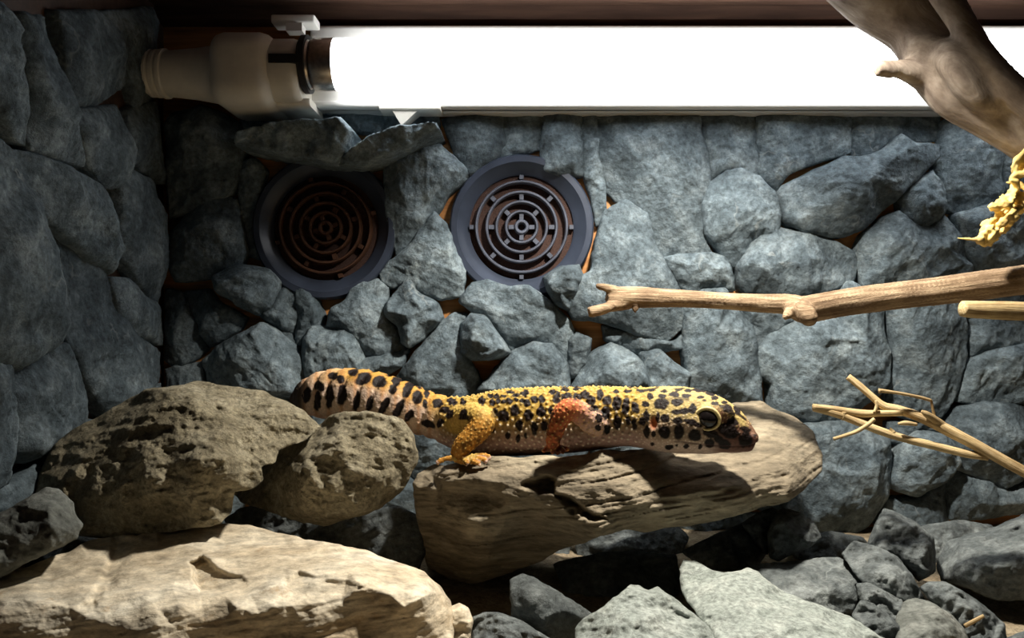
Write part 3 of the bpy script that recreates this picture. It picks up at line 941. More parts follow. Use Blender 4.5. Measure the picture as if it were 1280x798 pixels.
# grey slate rocks, right and bottom
def slate(poly, d, lab, seed, T=.02, thick=.03, mat=SLATE_FLOOR, **kw):
    return free_rock('slate_rock', poly, d, mat, lab, 'rock', T=T, thick=thick, seed=seed, **kw)
slate([(636,724),(655,717),(672,724),(692,736),(718,752),(742,768),(730,790),(722,830),(650,830),(640,780)], .285, 'dark wedge-shaped slate rock with a thin bright upper edge', 31, thick=.02,
 ctrl=[(640,722,.290),(656,718,.290),(692,736,.288),(740,768,.284),(660,735,.276),(690,748,.2755),(715,765,.276),(655,790,.277),(700,800,.277),(680,830,.278)], amp=.5, round_px=4)
slate([(588,772),(604,766),(622,765),(652,776),(690,800),(700,830),(590,830)], .262, 'small rounded dark slate rock at the foot of the cream slab', 32, T=.016)
slate([(718,786),(728,774),(745,765),(770,746),(788,731),(800,732),(810,739),(822,733),(840,746),(862,764),(890,786),(908,800),(915,830),(716,830)], .25, 'rough pale grey rock with two blunt peaks', 33, T=.020, mat=SLATE_PALE,
 ctrl=[(720,786,.252),(788,732,.262),(822,734,.262),(890,786,.250),(750,775,.243),(790,755,.248),(810,775,.238),(850,775,.245),(870,795,.238),(770,800,.233),(730,810,.238),(830,815,.230),(900,825,.232),(740,828,.234)], amp=1.1)
slate([(848,712),(854,700),(868,701),(890,712),(905,716),(925,714),(935,710),(948,716),(975,738),(1010,752),(1060,770),(1085,785),(1108,800),(1125,830),(905,830),(888,790),(858,752),(850,735)], .25, 'large pale grey flat slate rock sloping down to the front', 34, mat=SLATE_PALE, step=2.0,
 ctrl=[(850,712,.288),(868,702,.291),(935,711,.290),(975,738,.278),(1060,770,.262),(1108,800,.250),(852,735,.278),(880,730,.276),(930,740,.268),(900,770,.252),(960,770,.252),(1020,775,.252),(900,800,.240),(980,800,.240),(1060,800,.243),(920,828,.230),(1020,828,.230),(1110,828,.236)], amp=.8)
slate([(958,668),(966,650),(975,637),(985,636),(1001,641),(1019,654),(1028,673),(1010,686),(990,694),(972,703),(961,697)], .325, 'small light grey slate block beside the tan slab\'s rounded end', 35, T=.016, k=3, slope=(.05, .4))
slate([(926,655),(945,642),(966,634),(974,640),(962,664),(960,696),(945,680)], .335, 'thin grey slate sliver tucked behind the tan slab', 36, T=.010)
slate([(930,700),(955,704),(1000,701),(1025,697),(1051,697),(1065,709),(1079,723),(1077,745),(1068,768),(1045,770),(1000,757),(965,738)], .30, 'grey slate rock with a cracked flat top and dark end', 37,
 ctrl=[(930,700,.312),(1000,701,.316),(1050,698,.314),(1078,723,.305),(960,715,.304),(1000,715,.303),(1040,710,.306),(1055,720,.2975),(1000,738,.290),(1040,735,.2905),(1068,728,.294),(1060,755,.293),(1070,745,.295),(1030,760,.289)], amp=.7, round_px=4)
slate([(1051,692),(1067,676),(1085,680),(1100,684),(1122,696),(1141,720),(1157,751),(1135,755),(1105,745),(1085,738),(1064,712)], .30, 'dark angular slate rock with a ridged upper facet', 38,
 ctrl=[(1052,692,.306),(1068,677,.314),(1120,696,.309),(1156,750,.300),(1075,700,.303),(1095,692,.304),(1130,715,.298),(1100,715,.2905),(1120,720,.2895),(1075,715,.2985),(1100,738,.2895),(1140,745,.2905)], amp=.7, round_px=4)
slate([(1083,682),(1094,655),(1104,635),(1122,641),(1145,653),(1168,672),(1171,715),(1148,728),(1122,700)], .325, 'dark slate rock leaning upright behind the ridged one', 39, T=.020, k=3)
slate([(1170,705),(1185,675),(1215,667),(1240,660),(1270,648),(1310,630),(1330,740),(1280,752),(1240,750),(1200,732),(1175,728)], .325, 'broad dark slate rock below the dry twig', 40, thick=.04, step=2.0,
 ctrl=[(1171,705,.332),(1185,676,.338),(1240,661,.340),(1310,632,.342),(1325,740,.325),(1200,690,.322),(1240,680,.318),(1290,665,.320),(1210,705,.310),(1240,702,.3065),(1260,695,.3065),(1300,690,.305),(1200,725,.314),(1240,740,.310),(1290,735,.308)], amp=1.0)
slate([(1068,730),(1085,728),(1105,738),(1128,750),(1138,785),(1120,795),(1090,770),(1074,750)], .287, 'small dark slate piece wedged between two rocks', 41, T=.014)
slate([(1120,772),(1128,752),(1145,748),(1163,752),(1187,766),(1206,786),(1214,806),(1205,840),(1118,840)], .272, 'light grey-green slate rock with a shaded right end', 42, mat=SLATE_WARM,
 ctrl=[(1122,772,.276),(1130,752,.284),(1163,752,.284),(1187,766,.279),(1213,806,.272),(1140,780,.2645),(1165,775,.265),(1185,780,.2635),(1190,800,.262),(1205,805,.265),(1160,810,.255),(1130,810,.257),(1200,835,.260)], amp=.8, round_px=4)
slate([(1148,735),(1160,727),(1182,727),(1205,740),(1230,757),(1256,780),(1260,803),(1245,840),(1215,830),(1203,788),(1170,760)], .282, 'long dark slate rock lying beside the straw', 43, T=.020, k=4)
slate([(1064,768),(1076,750),(1092,755),(1112,770),(1140,797),(1150,840),(1100,840)], .268, 'narrow slate rock with a pale edge between the bottom rocks', 44, T=.014)
slate([(1255,800),(1275,790),(1320,780),(1330,850),(1250,850)], .27, 'dark slate rock at the terrarium\'s right corner', 45, T=.016)
slate([(850,690),(900,665),(932,652),(952,668),(960,690),(950,706),(930,716),(880,712)], .345, 'dark slate rock in shadow beneath the tan slab\'s right end', 46, T=.022, thick=.04)
slate([(690,705),(740,692),(800,688),(846,694),(850,722),(846,770),(780,775),(715,765)], .345, 'dark blocky slate rock in the hollow under the tan slab', 47, T=.020, thick=.045)
slate([(280,650),(300,634),(350,626),(430,640),(500,632),(530,650),(534,690),(520,722),(470,742),(400,742),(320,700)], .345, 'dark slate filler rock added to darken the gap behind the cream slab', 48, T=.014, thick=.03, lean=.1)  # filler rock, added and shaped upright to keep the gap behind the slab dark
slate([(-40,600),(0,590),(40,585),(70,600),(110,650),(130,690),(60,720),(-40,700)], .335, 'dark slate rock in the left corner behind the pitted rock', 49, T=.02, thick=.04)

slate([(560,668),(590,640),(640,632),(690,645),(715,668),(710,700),(640,712),(575,705)], .398, 'low dark slate rock at the back wall under the tan slab\'s left end', 50, T=.012, thick=.02)
slate([(716,668),(740,644),(790,638),(840,650),(862,672),(850,698),(770,704),(722,700)], .398, 'low dark slate rock at the back wall behind the dark block', 51, T=.012, thick=.02)
slate([(985,690),(1005,668),(1040,664),(1080,672),(1092,692),(1060,706),(1010,708)], .385, 'low dark slate rock at the back wall beside the light grey block', 52, T=.014, thick=.02)
slate([(1130,668),(1160,655),(1200,650),(1240,656),(1255,680),(1220,712),(1170,715),(1140,700)], .385, 'dark slate rock at the back wall behind the broad one', 53, T=.014, thick=.02)

# ------------------------------------------------------------------ wood
BARK = branch_mat('weathered_driftwood', (.19, .15, .125), (.33, .275, .23), (.47, .41, .355), along=40, bump=.5)
BRANCH = branch_mat('tan_branch', (.13, .085, .05), (.29, .205, .13), (.49, .38, .255), along=70, bump=.6)
STUB = branch_mat('pale_cut_branch', (.30, .20, .09), (.52, .39, .20), (.70, .58, .36), along=70, bump=.5)
TWIG = branch_mat('straw_twig', (.32, .22, .10), (.56, .42, .22), (.74, .60, .38), along=120, bump=.4)
LICHEN = plain('dried_lichen', (.82, .56, .19), rough=.8, var=.35, nscale=250, bump=.5)

def px4(rows):
    """(px, py, distance, width in px) -> x, y, z, radius"""
    out = []
    for a, b, d, w in rows:
        out.append([*ray(a, b, d), w * .5 * d / F_PX])
    return out

def remeshed(parts, voxel):
    m = MB()
    for v, f, g in parts:
        m.add(v, f)
    me = new_mesh('tmp', m.v, m.f)
    o = bpy.data.objects.new('tmp', me)
    COL.objects.link(o)
    md = o.modifiers.new('r', 'REMESH'); md.mode = 'VOXEL'; md.voxel_size = voxel
    dg = bpy.context.evaluated_depsgraph_get(); dg.update()
    res = bpy.data.meshes.new_from_object(o.evaluated_get(dg))
    bpy.data.objects.remove(o); bpy.data.meshes.remove(me)
    n = len(res.vertices)
    co = np.empty(n * 3); res.vertices.foreach_get('co', co)
    return res, co.reshape(-1, 3)

def mesh_edges(me):
    e = np.empty(len(me.edges) * 2, np.int64); me.edges.foreach_get('vertices', e)
    return e.reshape(-1, 2)

def laplace(co, e, it, w=.5):
    n = len(co)
    deg = np.bincount(e.ravel(), minlength=n)[:, None]
    for _ in range(it):
        s = np.zeros_like(co)
        for k in range(3):
            s[:, k] = np.bincount(e[:, 0], co[e[:, 1], k], n) + np.bincount(e[:, 1], co[e[:, 0], k], n)
        co = co + (s / np.maximum(deg, 1) - co) * w
    return co

def vert_normals(me):
    n = np.empty(len(me.vertices) * 3)
    me.vertices.foreach_get('normal', n)
    return n.reshape(-1, 3)

def finish(me, co, mat):
    me.vertices.foreach_set('co', co.ravel())
    me.polygons.foreach_set('use_smooth', np.ones(len(me.polygons), bool))
    me.materials.clear(); me.materials.append(mat)
    me.update()

# big forked driftwood limb across the right end of the tube
trunk = px4([(1030,-95,.33,104),(1068,-48,.328,102),(1108,-6,.326,92),(1148,32,.323,76),(1174,72,.318,78),(1203,104,.314,86),(1238,128,.31,82),(1282,160,.305,72),(1340,203,.30,68),(1410,255,.295,66)])
stub = px4([(1170,92,.318,52),(1148,90,.317,36),(1125,87,.317,24),(1108,86,.317,20),(1094,87,.317,19)])
knob = px4([(1186,64,.309,40),(1198,80,.303,44),(1222,112,.302,44),(1250,136,.302,34)])
limb = px4([(1140,-70,.308,36),(1170,-25,.305,34),(1194,15,.302,31),(1222,60,.298,30),(1262,106,.294,31),(1310,150,.290,34),(1380,205,.285,36)])
res, co = remeshed([tube(trunk, 40, 8, .07, 3), tube(stub, 24, 6, .05, 4, cut_end=True), tube(knob, 24, 6, .10, 5), tube(limb, 28, 8, .10, 6)], .0011)
e = mesh_edges(res); co = laplace(co, e, 3)
axis = catmull([r[:3] for r in trunk], 20)
L = np.concatenate([[0], np.cumsum(np.linalg.norm(np.diff(axis, axis=0), axis=1))])
dd = ((co[:, None, :] - axis[None, ::4]) ** 2).sum(-1)
s_al = L[::4][dd.argmin(1)]
tdir = axis[-1] - axis[0]; tdir /= np.linalg.norm(tdir)
s_al = (co - axis[0]) @ tdir
rel = co - axis[0] - s_al[:, None] * tdir
gr = np.column_stack([s_al, rel[:, 0] / .03, rel[:, 2] / .03 + rel[:, 1] / .03])
res.vertices.foreach_set('co', co.ravel()); res.update()
nrm = vert_normals(res)
co = co + nrm * (fbm(np.column_stack([s_al / .05, gr[:, 1] * 5, gr[:, 2] * 5]), 4, 8, ridged=True) * .0008)[:, None]
set_vec_attr(res, 'grain', gr)
finish(res, co, BARK); res.name = 'driftwood_limb'
tag(recentre(link('driftwood_limb', res)), 'thick grey-brown forked driftwood limb crossing in front of the glowing tube', 'branch')

def wood_piece(name, parts, mat, label, cat):
    m = MB(); G = []
    for v, f, g in parts:
        m.add(v, f); G += list(g)
    me = new_mesh(name, m.v, m.f, mat)
    set_vec_attr(me, 'grain', np.array(G))
    return tag(recentre(link(name, me)), label, cat)

# long horizontal branch with a forked broken end and a knot
main = px4([(762,373,.356,24),(790,372,.354,26),(830,373,.351,22),(880,375.5,.347,20),(940,379,.342,21),(985,381,.338,25),(1003,387,.336,32),(1020,385,.334,33),(1060,378,.330,33),(1120,370,.325,34),(1180,363,.319,35),(1240,355,.314,36),(1300,347,.309,37),(1380,338,.302,38),(1480,328,.295,38)])
fork_up = px4([(785,371,.354,17),(768,364,.354,13),(756,360,.354,9),(745,358,.354,6)])
fork_dn = px4([(785,378,.354,18),(768,382,.352,15),(752,387,.350,13),(736,391,.349,13)])
nub = px4([(795,378,.352,12),(794,388,.351,6),(793,392,.351,2)])
knot = px4([(990,385,.334,20),(985,393,.331,12),(981,397,.329,7)])
knot2 = px4([(1000,385,.331,26),(1010,396,.327,24),(1014,404,.326,16)])
res, co = remeshed([tube(main, 28, 8, .07, 11), tube(fork_up, 14, 6, .05, 12, cut_end=True), tube(fork_dn, 14, 6, .05, 13, cut_end=True), tube(nub, 10, 5, 0), tube(knot, 14, 6, .06, 14), tube(knot2, 16, 6, .08, 15)], .0007)
e = mesh_edges(res); co = laplace(co, e, 2)
ax = catmull([r[:3] for r in main], 10)
dd = np.concatenate([((co[i:i + 20000, None, :] - ax[None]) ** 2).sum(-1).argmin(1) for i in range(0, len(co), 20000)])
L = np.concatenate([[0], np.cumsum(np.linalg.norm(np.diff(ax, axis=0), axis=1))])
gr = np.column_stack([L[dd], (co - ax[dd])[:, 1:] / .012])
gr[:, 0] = co[:, 0]
res.vertices.foreach_set('co', co.ravel()); res.update()
nrm = vert_normals(res)
co = co + nrm * (fbm(np.column_stack([gr[:, 0] / .04, gr[:, 1] * 5, gr[:, 2] * 5]), 4, 18, ridged=True) * .00045)[:, None]
set_vec_attr(res, 'grain', gr)
finish(res, co, BRANCH); res.name = 'branch'
tag(recentre(link('branch', res)), 'long horizontal brown branch with a forked broken tip and a knot', 'branch')

wood_piece('branch_stub', [tube(px4([(1203,386,.298,20),(1215,387,.298,22),(1240,388,.297,23),(1300,390,.295,24),(1400,393,.292,25)]), 24, 6, .08, 21, cut_start=True)], STUB,
           'short pale cut branch end just below the horizontal brown branch', 'branch')

# dry thorny twig with several side shoots
tw = empty('dry_twig', ray(1280, 590, .295), 'dry straw-coloured twig with thorns and side shoots against the stones', 'twig')
def twig_part(name, rows, seed, nseg=12):
    v, f, g = tube(px4(rows), nseg, 7, .10, seed, cut_start=True, cut_end=True)
    me = new_mesh(name, v, f, TWIG); set_vec_attr(me, 'grain', g)
    return link(name, me, tw)
twig_part('stem', [(1400,650,.286,16),(1330,615,.290,15),(1280,590,.294,14),(1240,568,.298,14),(1200,546,.302,14),(1160,526,.306,13),(1125,513,.309,11),(1105,508,.311,10),(1090,496,.313,8.5),(1075,483,.315,8.5),(1060,471,.317,8)], 31)
twig_part('shoot', [(1235,572,.299,9),(1205,567,.301,10),(1165,557,.304,10),(1125,547,.307,10),(1095,537,.309,10),(1068,526,.311,10),(1045,517,.312,10),(1017,510,.314,9)], 32)
twig_part('shoot', [(1128,516,.3085,9),(1100,517,.310,8),(1075,517,.311,10),(1045,512,.312,8),(1016,509,.313,8.5)], 33)
twig_part('shoot', [(1093,524,.306,5),(1085,531,.306,5.5),(1070,540,.306,5),(1055,545,.306,4.5),(1042,549,.306,4.5)], 34)
twig_part('shoot', [(1099,489,.306,6.5),(1104,489,.306,4.5),(1125,492,.306,3.8),(1150,497,.306,4),(1164,501,.306,4)], 35)
twig_part('shoot', [(1164,501,.306,3),(1166,512,.306,3.4),(1170,528,.306,4)], 36)
twig_part('shoot', [(1095,501,.309,3),(1096,508,.309,4.5),(1093,516,.309,4)], 37)
twig_part('thorn', [(1152,514,.303,3),(1158,518,.303,8),(1170,526,.304,10),(1185,535,.304,7)], 38)
twig_part('thorn', [(1123,530,.305,3),(1132,529,.305,6),(1146,531,.305,4)], 39)
twig_part('thorn', [(1113,535,.3075,1.5),(1116,541,.3075,7)], 40)
twig_part('thorn', [(1055,515,.311,6),(1054,522,.311,6),(1052,525,.311,4)], 41)

# single straw on the bottom right rocks
wood_piece('straw', [tube(px4([(1206,783,.264,5),(1217,777,.263,5),(1230,770,.262,4)]), 10, 5, .08, 45, cut_start=True, cut_end=True)], TWIG, 'short piece of straw lying among the dark slate rocks', 'straw')

# dried lichen hanging under the driftwood limb
rng = np.random.default_rng(5)
guide = catmull([(1288,180,24),(1284,205,34),(1282,228,34),(1274,250,36),(1258,268,40),(1246,284,34),(1236,297,18),(1229,305,8)], 10)
parts = []
pts = []
for k in range(130):
    i = rng.integers(0, len(guide))
    gx_, gy_, w = guide[i]
    pts.append((gx_ + rng.uniform(-.5, .5) * w, gy_ + rng.uniform(-.25, .25) * w, .300 + rng.uniform(-.006, .006)))
pts += [(1283,186,.302),(1232,303,.300),(1236,300,.300),(1234,297,.301)]
W3 = np.array([ray(*p) for p in pts])
for i in range(len(W3)):
    d = np.linalg.norm(W3 - W3[i], axis=1)
    for j in np.argsort(d)[1:4]:
        mid = (W3[i] + W3[j]) / 2 + rng.normal(0, .0008, 3)
        r = rng.uniform(.0006, .0012)
        parts.append(tube([[*W3[i], r * 1.3], [*mid, r * .8], [*W3[j], r * 1.2]], 7, 3, 0))
    if rng.random() < .25:
        tip = W3[i] + rng.normal(0, .0022, 3)
        parts.append(tube([[*W3[i], .0009], [*tip, .0004]], 6, 3, 0))
res, co = remeshed(parts, .00042)
e = mesh_edges(res); co = laplace(co, e, 1)
co = co + vert_normals(res) * (fbm(co / .0016, 3, 6) * .0003)[:, None]
finish(res, co, LICHEN); res.name = 'dried_lichen'
tag(recentre(link('dried_lichen', res)), 'tattered yellow dried lichen hanging below the driftwood limb', 'lichen')

# ------------------------------------------------------------------ the leopard gecko
# spine stations: px, py of the axis, half height (px), distance, half width (mm)
SP = [(362,516,2.0,.374,.8),(367,509,7,.370,2.5),(375,502,14,.366,5),(386,497,22,.361,7.6),(402,494,29,.356,9.6),(422,493,32.5,.352,10.8),(446,495,34,.348,11.2),(470,499,33.5,.345,11),
      (495,506,32,.342,10.3),(518,513,29.5,.340,9.3),(540,519.5,28,.338,8.6),(558,525,29.5,.336,9.2),(580,530.5,34,.3335,11),(605,531.5,38.5,.3305,12.5),(640,528.5,41.5,.3265,13.6),(680,527,41.5,.3215,14),
      (720,525,40.5,.317,13.4),(750,523,39,.3135,12.2),(780,521.5,36.5,.310,10.6),(800,522.5,37.5,.308,10.8),(825,524,40.5,.3055,12.4),(850,525.5,41.8,.303,12.9),(870,527.5,40.3,.301,12.2),
      (890,532,37.5,.299,10.4),(908,538,31.5,.297,8.5),(922,545,24.5,.2957,6.7),(933,551,18,.2947,5.0),(940,555.5,11.5,.2941,3.4),(943.5,557,5,.2938,1.6)]
NS = 10
S = catmull(SP, NS)
C3 = np.array([ray(a, b, d) for a, b, h, d, w in S])
HH = S[:, 2] * S[:, 3] / F_PX
HW = S[:, 4] / 1000
TT = np.gradient(C3, axis=0); TT /= np.linalg.norm(TT, axis=1)[:, None]
LAT = np.cross(TT, [0, 0, 1.0]); LAT /= np.linalg.norm(LAT, axis=1)[:, None]     # toward the viewer (-y)
if LAT[:, 1].mean() > 0:
    LAT = -LAT
UP = np.cross(LAT, TT); UP *= np.sign(UP[:, 2:3])
PX = S[:, 0]
# fat ringed tail: shallow grooves
arc = np.concatenate([[0], np.cumsum(np.linalg.norm(np.diff(C3, axis=0), axis=1))])
tailness = 1 - smooth(545, 575, PX)
ring_phase = np.interp(PX, [366, 380, 395, 411, 427, 444, 461, 478, 494, 509, 523, 537, 552, 570], np.arange(14))
groove = (np.cos(2 * np.pi * ring_phase) * .5 + .5) ** 3 * .10 * tailness
NT = 64
gv, gf = [], []
for i in range(len(C3)):
    for k in range(NT):
        th = 2 * math.pi * k / NT
        c_, s_ = math.cos(th), math.sin(th)
        ex = 2.0 / (2.25 if PX[i] < 790 else 2.1)
        a = math.copysign(abs(c_) ** ex, c_); b = math.copysign(abs(s_) ** ex, s_)
        hh = HH[i]
        if b < 0 and PX[i] > 560:            # flatter belly and jaw
            b *= .985; a *= 1 + .05 * b * b
        if PX[i] > 800 and b > 0:            # head narrows toward the crown
            a *= 1 - .16 * b
        p = C3[i] + (LAT[i] * HW[i] * a + UP[i] * hh * b) * (1 - groove[i])
        gv.append(p)
for i in range(len(C3) - 1):
    for k in range(NT):
        q = (k + 1) % NT
        gf.append((i * NT + k, i * NT + q, (i + 1) * NT + q, (i + 1) * NT + k))
gf.append(tuple(range(NT))[::-1]); gf.append(tuple((len(C3) - 1) * NT + k for k in range(NT)))
parts = [(gv, gf, None)]

def spine_at(px):
    i = int(np.abs(PX - px).argmin())
    return i
def mirror(p):
    """reflect a point through the animal's own middle plane"""
    p = np.asarray(p, float)
    i = ((C3 - p) ** 2).sum(1).argmin()
    return p - 2 * ((p - C3[i]) @ LAT[i]) * LAT[i]
def ellipsoid(c, ax, n=20):
    v, f = [], []
    for a in range(n // 2 + 1):
        ph = math.pi * a / (n // 2)
        for b in range(n):
            th = 2 * math.pi * b / n
            v.append(np.asarray(c) + math.cos(ph) * ax[0] + math.sin(ph) * (math.cos(th) * ax[1] + math.sin(th) * ax[2]))
    for a in range(n // 2):
        for b in range(n):
            q = (b + 1) % n
            f.append((a * n + b, a * n + q, (a + 1) * n + q, (a + 1) * n + b))
    return v, f, None

# legs: px, py, distance, diameter px
LEGS = {
 'hind': [(576,525,.326,36),(590,521,.3198,35),(601,523,.3155,33),(601,533,.3132,31),(591,545,.3122,28),(580,556,.3118,25),(573,566,.312,20),(573,572,.3118,15),(582,574.5,.3105,14),(592,575,.3095,11)],
 'fore': [(752,530,.305,30),(738,526,.3005,30),(722,514,.2975,28),(711,511,.2965,27),(702,520,.2965,26),(696,534,.297,22),(692,548,.2975,19),(691,557,.2985,16),(694,562,.2985,13)],
}
TOES = {
 'hind': [[(586,573,.309,8),(600,569.5,.3085,7),(608,570,.308,6),(613,573.5,.3075,6.5)],
          [(588,575,.309,8),(598,574,.307,7),(604,574.5,.3065,6),(608,578,.306,6.5)],
          [(586,576,.309,8),(592,577.5,.3062,7),(597,579,.3055,6),(600,582,.305,6)],
          [(582,576,.309,8),(583,579,.3062,7),(584,581,.3055,6)],
          [(573,573,.311,9),(562,573,.310,7),(553,575,.3095,6),(546,579.5,.309,6.5)]],
 'fore': [[(692,560,.298,7),(690,563.5,.2975,6),(692,566.5,.297,6.5)],
          [(695,561,.298,7),(700,563,.2975,6),(705,566,.297,5.5)],
          [(696,562,.298,7),(697,565,.2968,6),(698,568,.2962,5.5)],
          [(690,558,.2985,7),(684,561,.298,6),(679,565,.2975,5.5)],
          [(695,559,.2985,7),(703,560,.2985,6),(711,563,.298,5.5)]],
}
leg_axis = []
for kname, rows in LEGS.items():
    R4 = np.array(px4(rows))
    chains = [R4] + [np.array(px4(t)) for t in TOES[kname]]
    for ci, ch in enumerate(chains):
        parts.append(tube(ch, 18 if ci == 0 else 10, 6, .0))
        mch = np.array([[*mirror(r[:3]), r[3]] for r in ch])
        parts.append(tube(mch, 18 if ci == 0 else 10, 6, .0))
        fine = catmull(ch, 6)
        leg_axis.append((kname, fine))
        leg_axis.append((kname, catmull(mch, 6)))

# eye sockets, brow ridges, nostril swellings
EYE = []
ie = spine_at(885.6)
eye_up = ((CY - 519.5) - (CY - S[ie, 1])) * S[ie, 3] / F_PX
for sgn in (1, -1):
    base = C3[ie] + UP[ie] * eye_up
    c = base + LAT[ie] * sgn * .0063
    EYE.append((c, LAT[ie] * sgn))
    parts.append(ellipsoid(c, (LAT[ie] * .0042, TT[ie] * .0062, UP[ie] * .0056)))
    parts.append(ellipsoid(c + UP[ie] * .0028 + TT[ie] * .002 - LAT[ie] * sgn * .0006, (LAT[ie] * .0032, TT[ie] * .0068, UP[ie] * .0034)))
    i2 = spine_at(936)
    parts.append(ellipsoid(C3[i2] + LAT[i2] * sgn * .0026 + UP[i2] * .0024, (LAT[i2] * .0018, TT[i2] * .0024, UP[i2] * .0018), 12))
    i3 = spine_at(838)
    parts.append(ellipsoid(C3[i3] + LAT[i3] * sgn * .0075 - UP[i3] * .0022, (LAT[i3] * .0055, TT[i3] * .0105, UP[i3] * .0072)))

gme, co = remeshed(parts, .00036)
ge = mesh_edges(gme)
co = laplace(co, ge, 6, .5)
n_v = len(co)
# body coordinates of every vertex
near_i = np.concatenate([((co[i:i + 8000, None, :] - C3[None]) ** 2).sum(-1).argmin(1) for i in range(0, n_v, 8000)])
lat = ((co - C3[near_i]) * LAT[near_i]).sum(1)
upc = ((co - C3[near_i]) * UP[near_i]).sum(1) / HH[near_i]
pxs = PX[near_i]
cm = co - 2 * np.minimum(lat, 0)[:, None] * LAT[near_i]          # far side folded onto the near side
U = CX + cm[:, 0] / cm[:, 1] * F_PX
Vv = CY - (cm[:, 2] - CAM_Z) / cm[:, 1] * F_PX
# leg mask
lm = np.full(n_v, 9.0); lt = np.zeros(n_v); lk = np.zeros(n_v)
for kname, ax in leg_axis:
    bb = (np.abs(co - ax[:, :3].mean(0)) < np.ptp(ax[:, :3], axis=0) / 2 + .008).all(1)
    ii = np.nonzero(bb)[0]
    dd = np.sqrt(((co[ii, None, :] - ax[None, :, :3]) ** 2).sum(-1)) / ax[None, :, 3]
    m_ = dd.min(1); a_ = dd.argmin(1) / (len(ax) - 1)
    better = m_ < lm[ii]
    lm[ii[better]] = m_[better]; lt[ii[better]] = a_[better]; lk[ii[better]] = 1.0 if kname == 'hind' else 2.0
legm = 1 - smooth(1.02, 1.22, lm)

# mouth groove, ear opening, eye hollow
gme.vertices.foreach_set('co', co.ravel()); gme.update()
nrm = vert_normals(gme)
mouth_y = np.interp(U, [838, 860, 890, 915, 935, 944], [551, 554, 557.5, 559, 558, 555])
mouth = np.exp(-((Vv - mouth_y) / 1.1) ** 2) * smooth(838, 850, U) * (np.abs(lat) > .0006)
ear = np.exp(-(((U - 816.5) / 4.5) ** 2 + ((Vv - 529) / 8.0) ** 2) ** 2)
disp = -mouth * .00035 - ear * .0011
# tubercles: bead-like scales on the back, flanks and legs
kd = KDTree(n_v)
for i in range(n_v):
    kd.insert(co[i], i)
kd.balance()
rng = np.random.default_rng(77)
order = rng.permutation(n_v)
taken = np.zeros(n_v, bool)
tub = np.zeros(n_v)
on_tail = pxs < 560
ok = ((upc > -.72) | (legm > .4)) & (ear < .05)
ok &= ~((pxs > 898) & (upc < .2)) & ~((pxs > 928))
for i in order:
    if taken[i] or not ok[i]:
        continue
    head = pxs[i] > 800
    if on_tail[i] and legm[i] < .3:
        if rng.random() > .10:
            taken[i] = True
            continue
        sp, sg, ht = .0026, .00050, .00030
    elif legm[i] > .4:
        sp, sg, ht = .0015, .00042, .00036
    elif head:
        sp, sg, ht = .00125, .00038, .00022
    else:
        sp, sg, ht = .00195, .00064, .00075
    ht *= rng.uniform(.7, 1.15)
    for (_, j, dist) in kd.find_range(co[i], sp):
        taken[j] = True
        t_ = math.exp(-(dist / sg) ** 2)
        if t_ * ht > disp[j] * 1 or True:
            tub[j] = max(tub[j], t_)
            disp[j] += t_ * ht
disp += fbm(co / .0009, 2, 4) * .00006
co2 = co + nrm * disp[:, None]

# colours
def c3(*a):
    return np.array(a)[None, :]
def mixc(a, b, t):
    return a * (1 - t[:, None]) + b * t[:, None]
YEL, CREAM, BELLY = c3(.42, .265, .055), c3(.31, .215, .12), c3(.38, .25, .215)
ORA, RED, PALE = c3(.62, .24, .025), c3(.50, .13, .045), c3(.72, .54, .42)
BLK = c3(.009, .005, .004)
nz = fbm(co / .012, 3, 31)
t_fl = smooth(.25, -.35, upc + nz * .25)
col = mixc(np.repeat(YEL, n_v, 0), CREAM, t_fl)
col = mixc(col, np.repeat(BELLY, n_v, 0), smooth(-.15, -.62, upc + nz * .15))
# tail: orange-yellow above, pale pink below
tcol = mixc(np.repeat(c3(.54, .29, .055), n_v, 0), np.repeat(PALE, n_v, 0), smooth(.75, .15, upc + nz * .4))
tcol = mixc(tcol, np.repeat(PALE, n_v, 0), smooth(455, 385, pxs) * .75)
gl = (np.cos(2 * np.pi * np.interp(U, [366, 380, 395, 411, 427, 444, 461, 478, 494, 509, 523, 537, 552, 570], np.arange(14)))) * .5 + .5
tcol = mixc(tcol, np.repeat(c3(.55, .24, .07), n_v, 0), (gl ** 3) * .55)
tcol = mixc(tcol, np.repeat(c3(.50, .27, .17), n_v, 0), smooth(-.5, -.95, upc) * .7)
tw_ = smooth(575, 530, pxs)
col = mixc(col, tcol, tw_)
# head: pale yellow crown, pinkish cheeks, dark maroon muzzle
hd = smooth(795, 830, pxs)
hcol = mixc(np.repeat(c3(.42, .315, .12), n_v, 0), np.repeat(c3(.37, .26, .175), n_v, 0), smooth(.35, -.1, upc))
hcol = mixc(hcol, np.repeat(c3(.50, .37, .30), n_v, 0), smooth(-.35, -.7, upc))
hcol = mixc(hcol, np.repeat(c3(.16, .075, .06), n_v, 0), smooth(928, 938, U) * .85)
hcol = mixc(hcol, np.repeat(c3(.13, .055, .04), n_v, 0), smooth(880, 906, U) * smooth(-3, 3, Vv - (514 + (U - 905) * .85)) * smooth(571, 563, Vv) * .92)
col = mixc(col, hcol, hd)
col = mixc(col, np.repeat(c3(.55, .13, .03), n_v, 0), ear * .9)
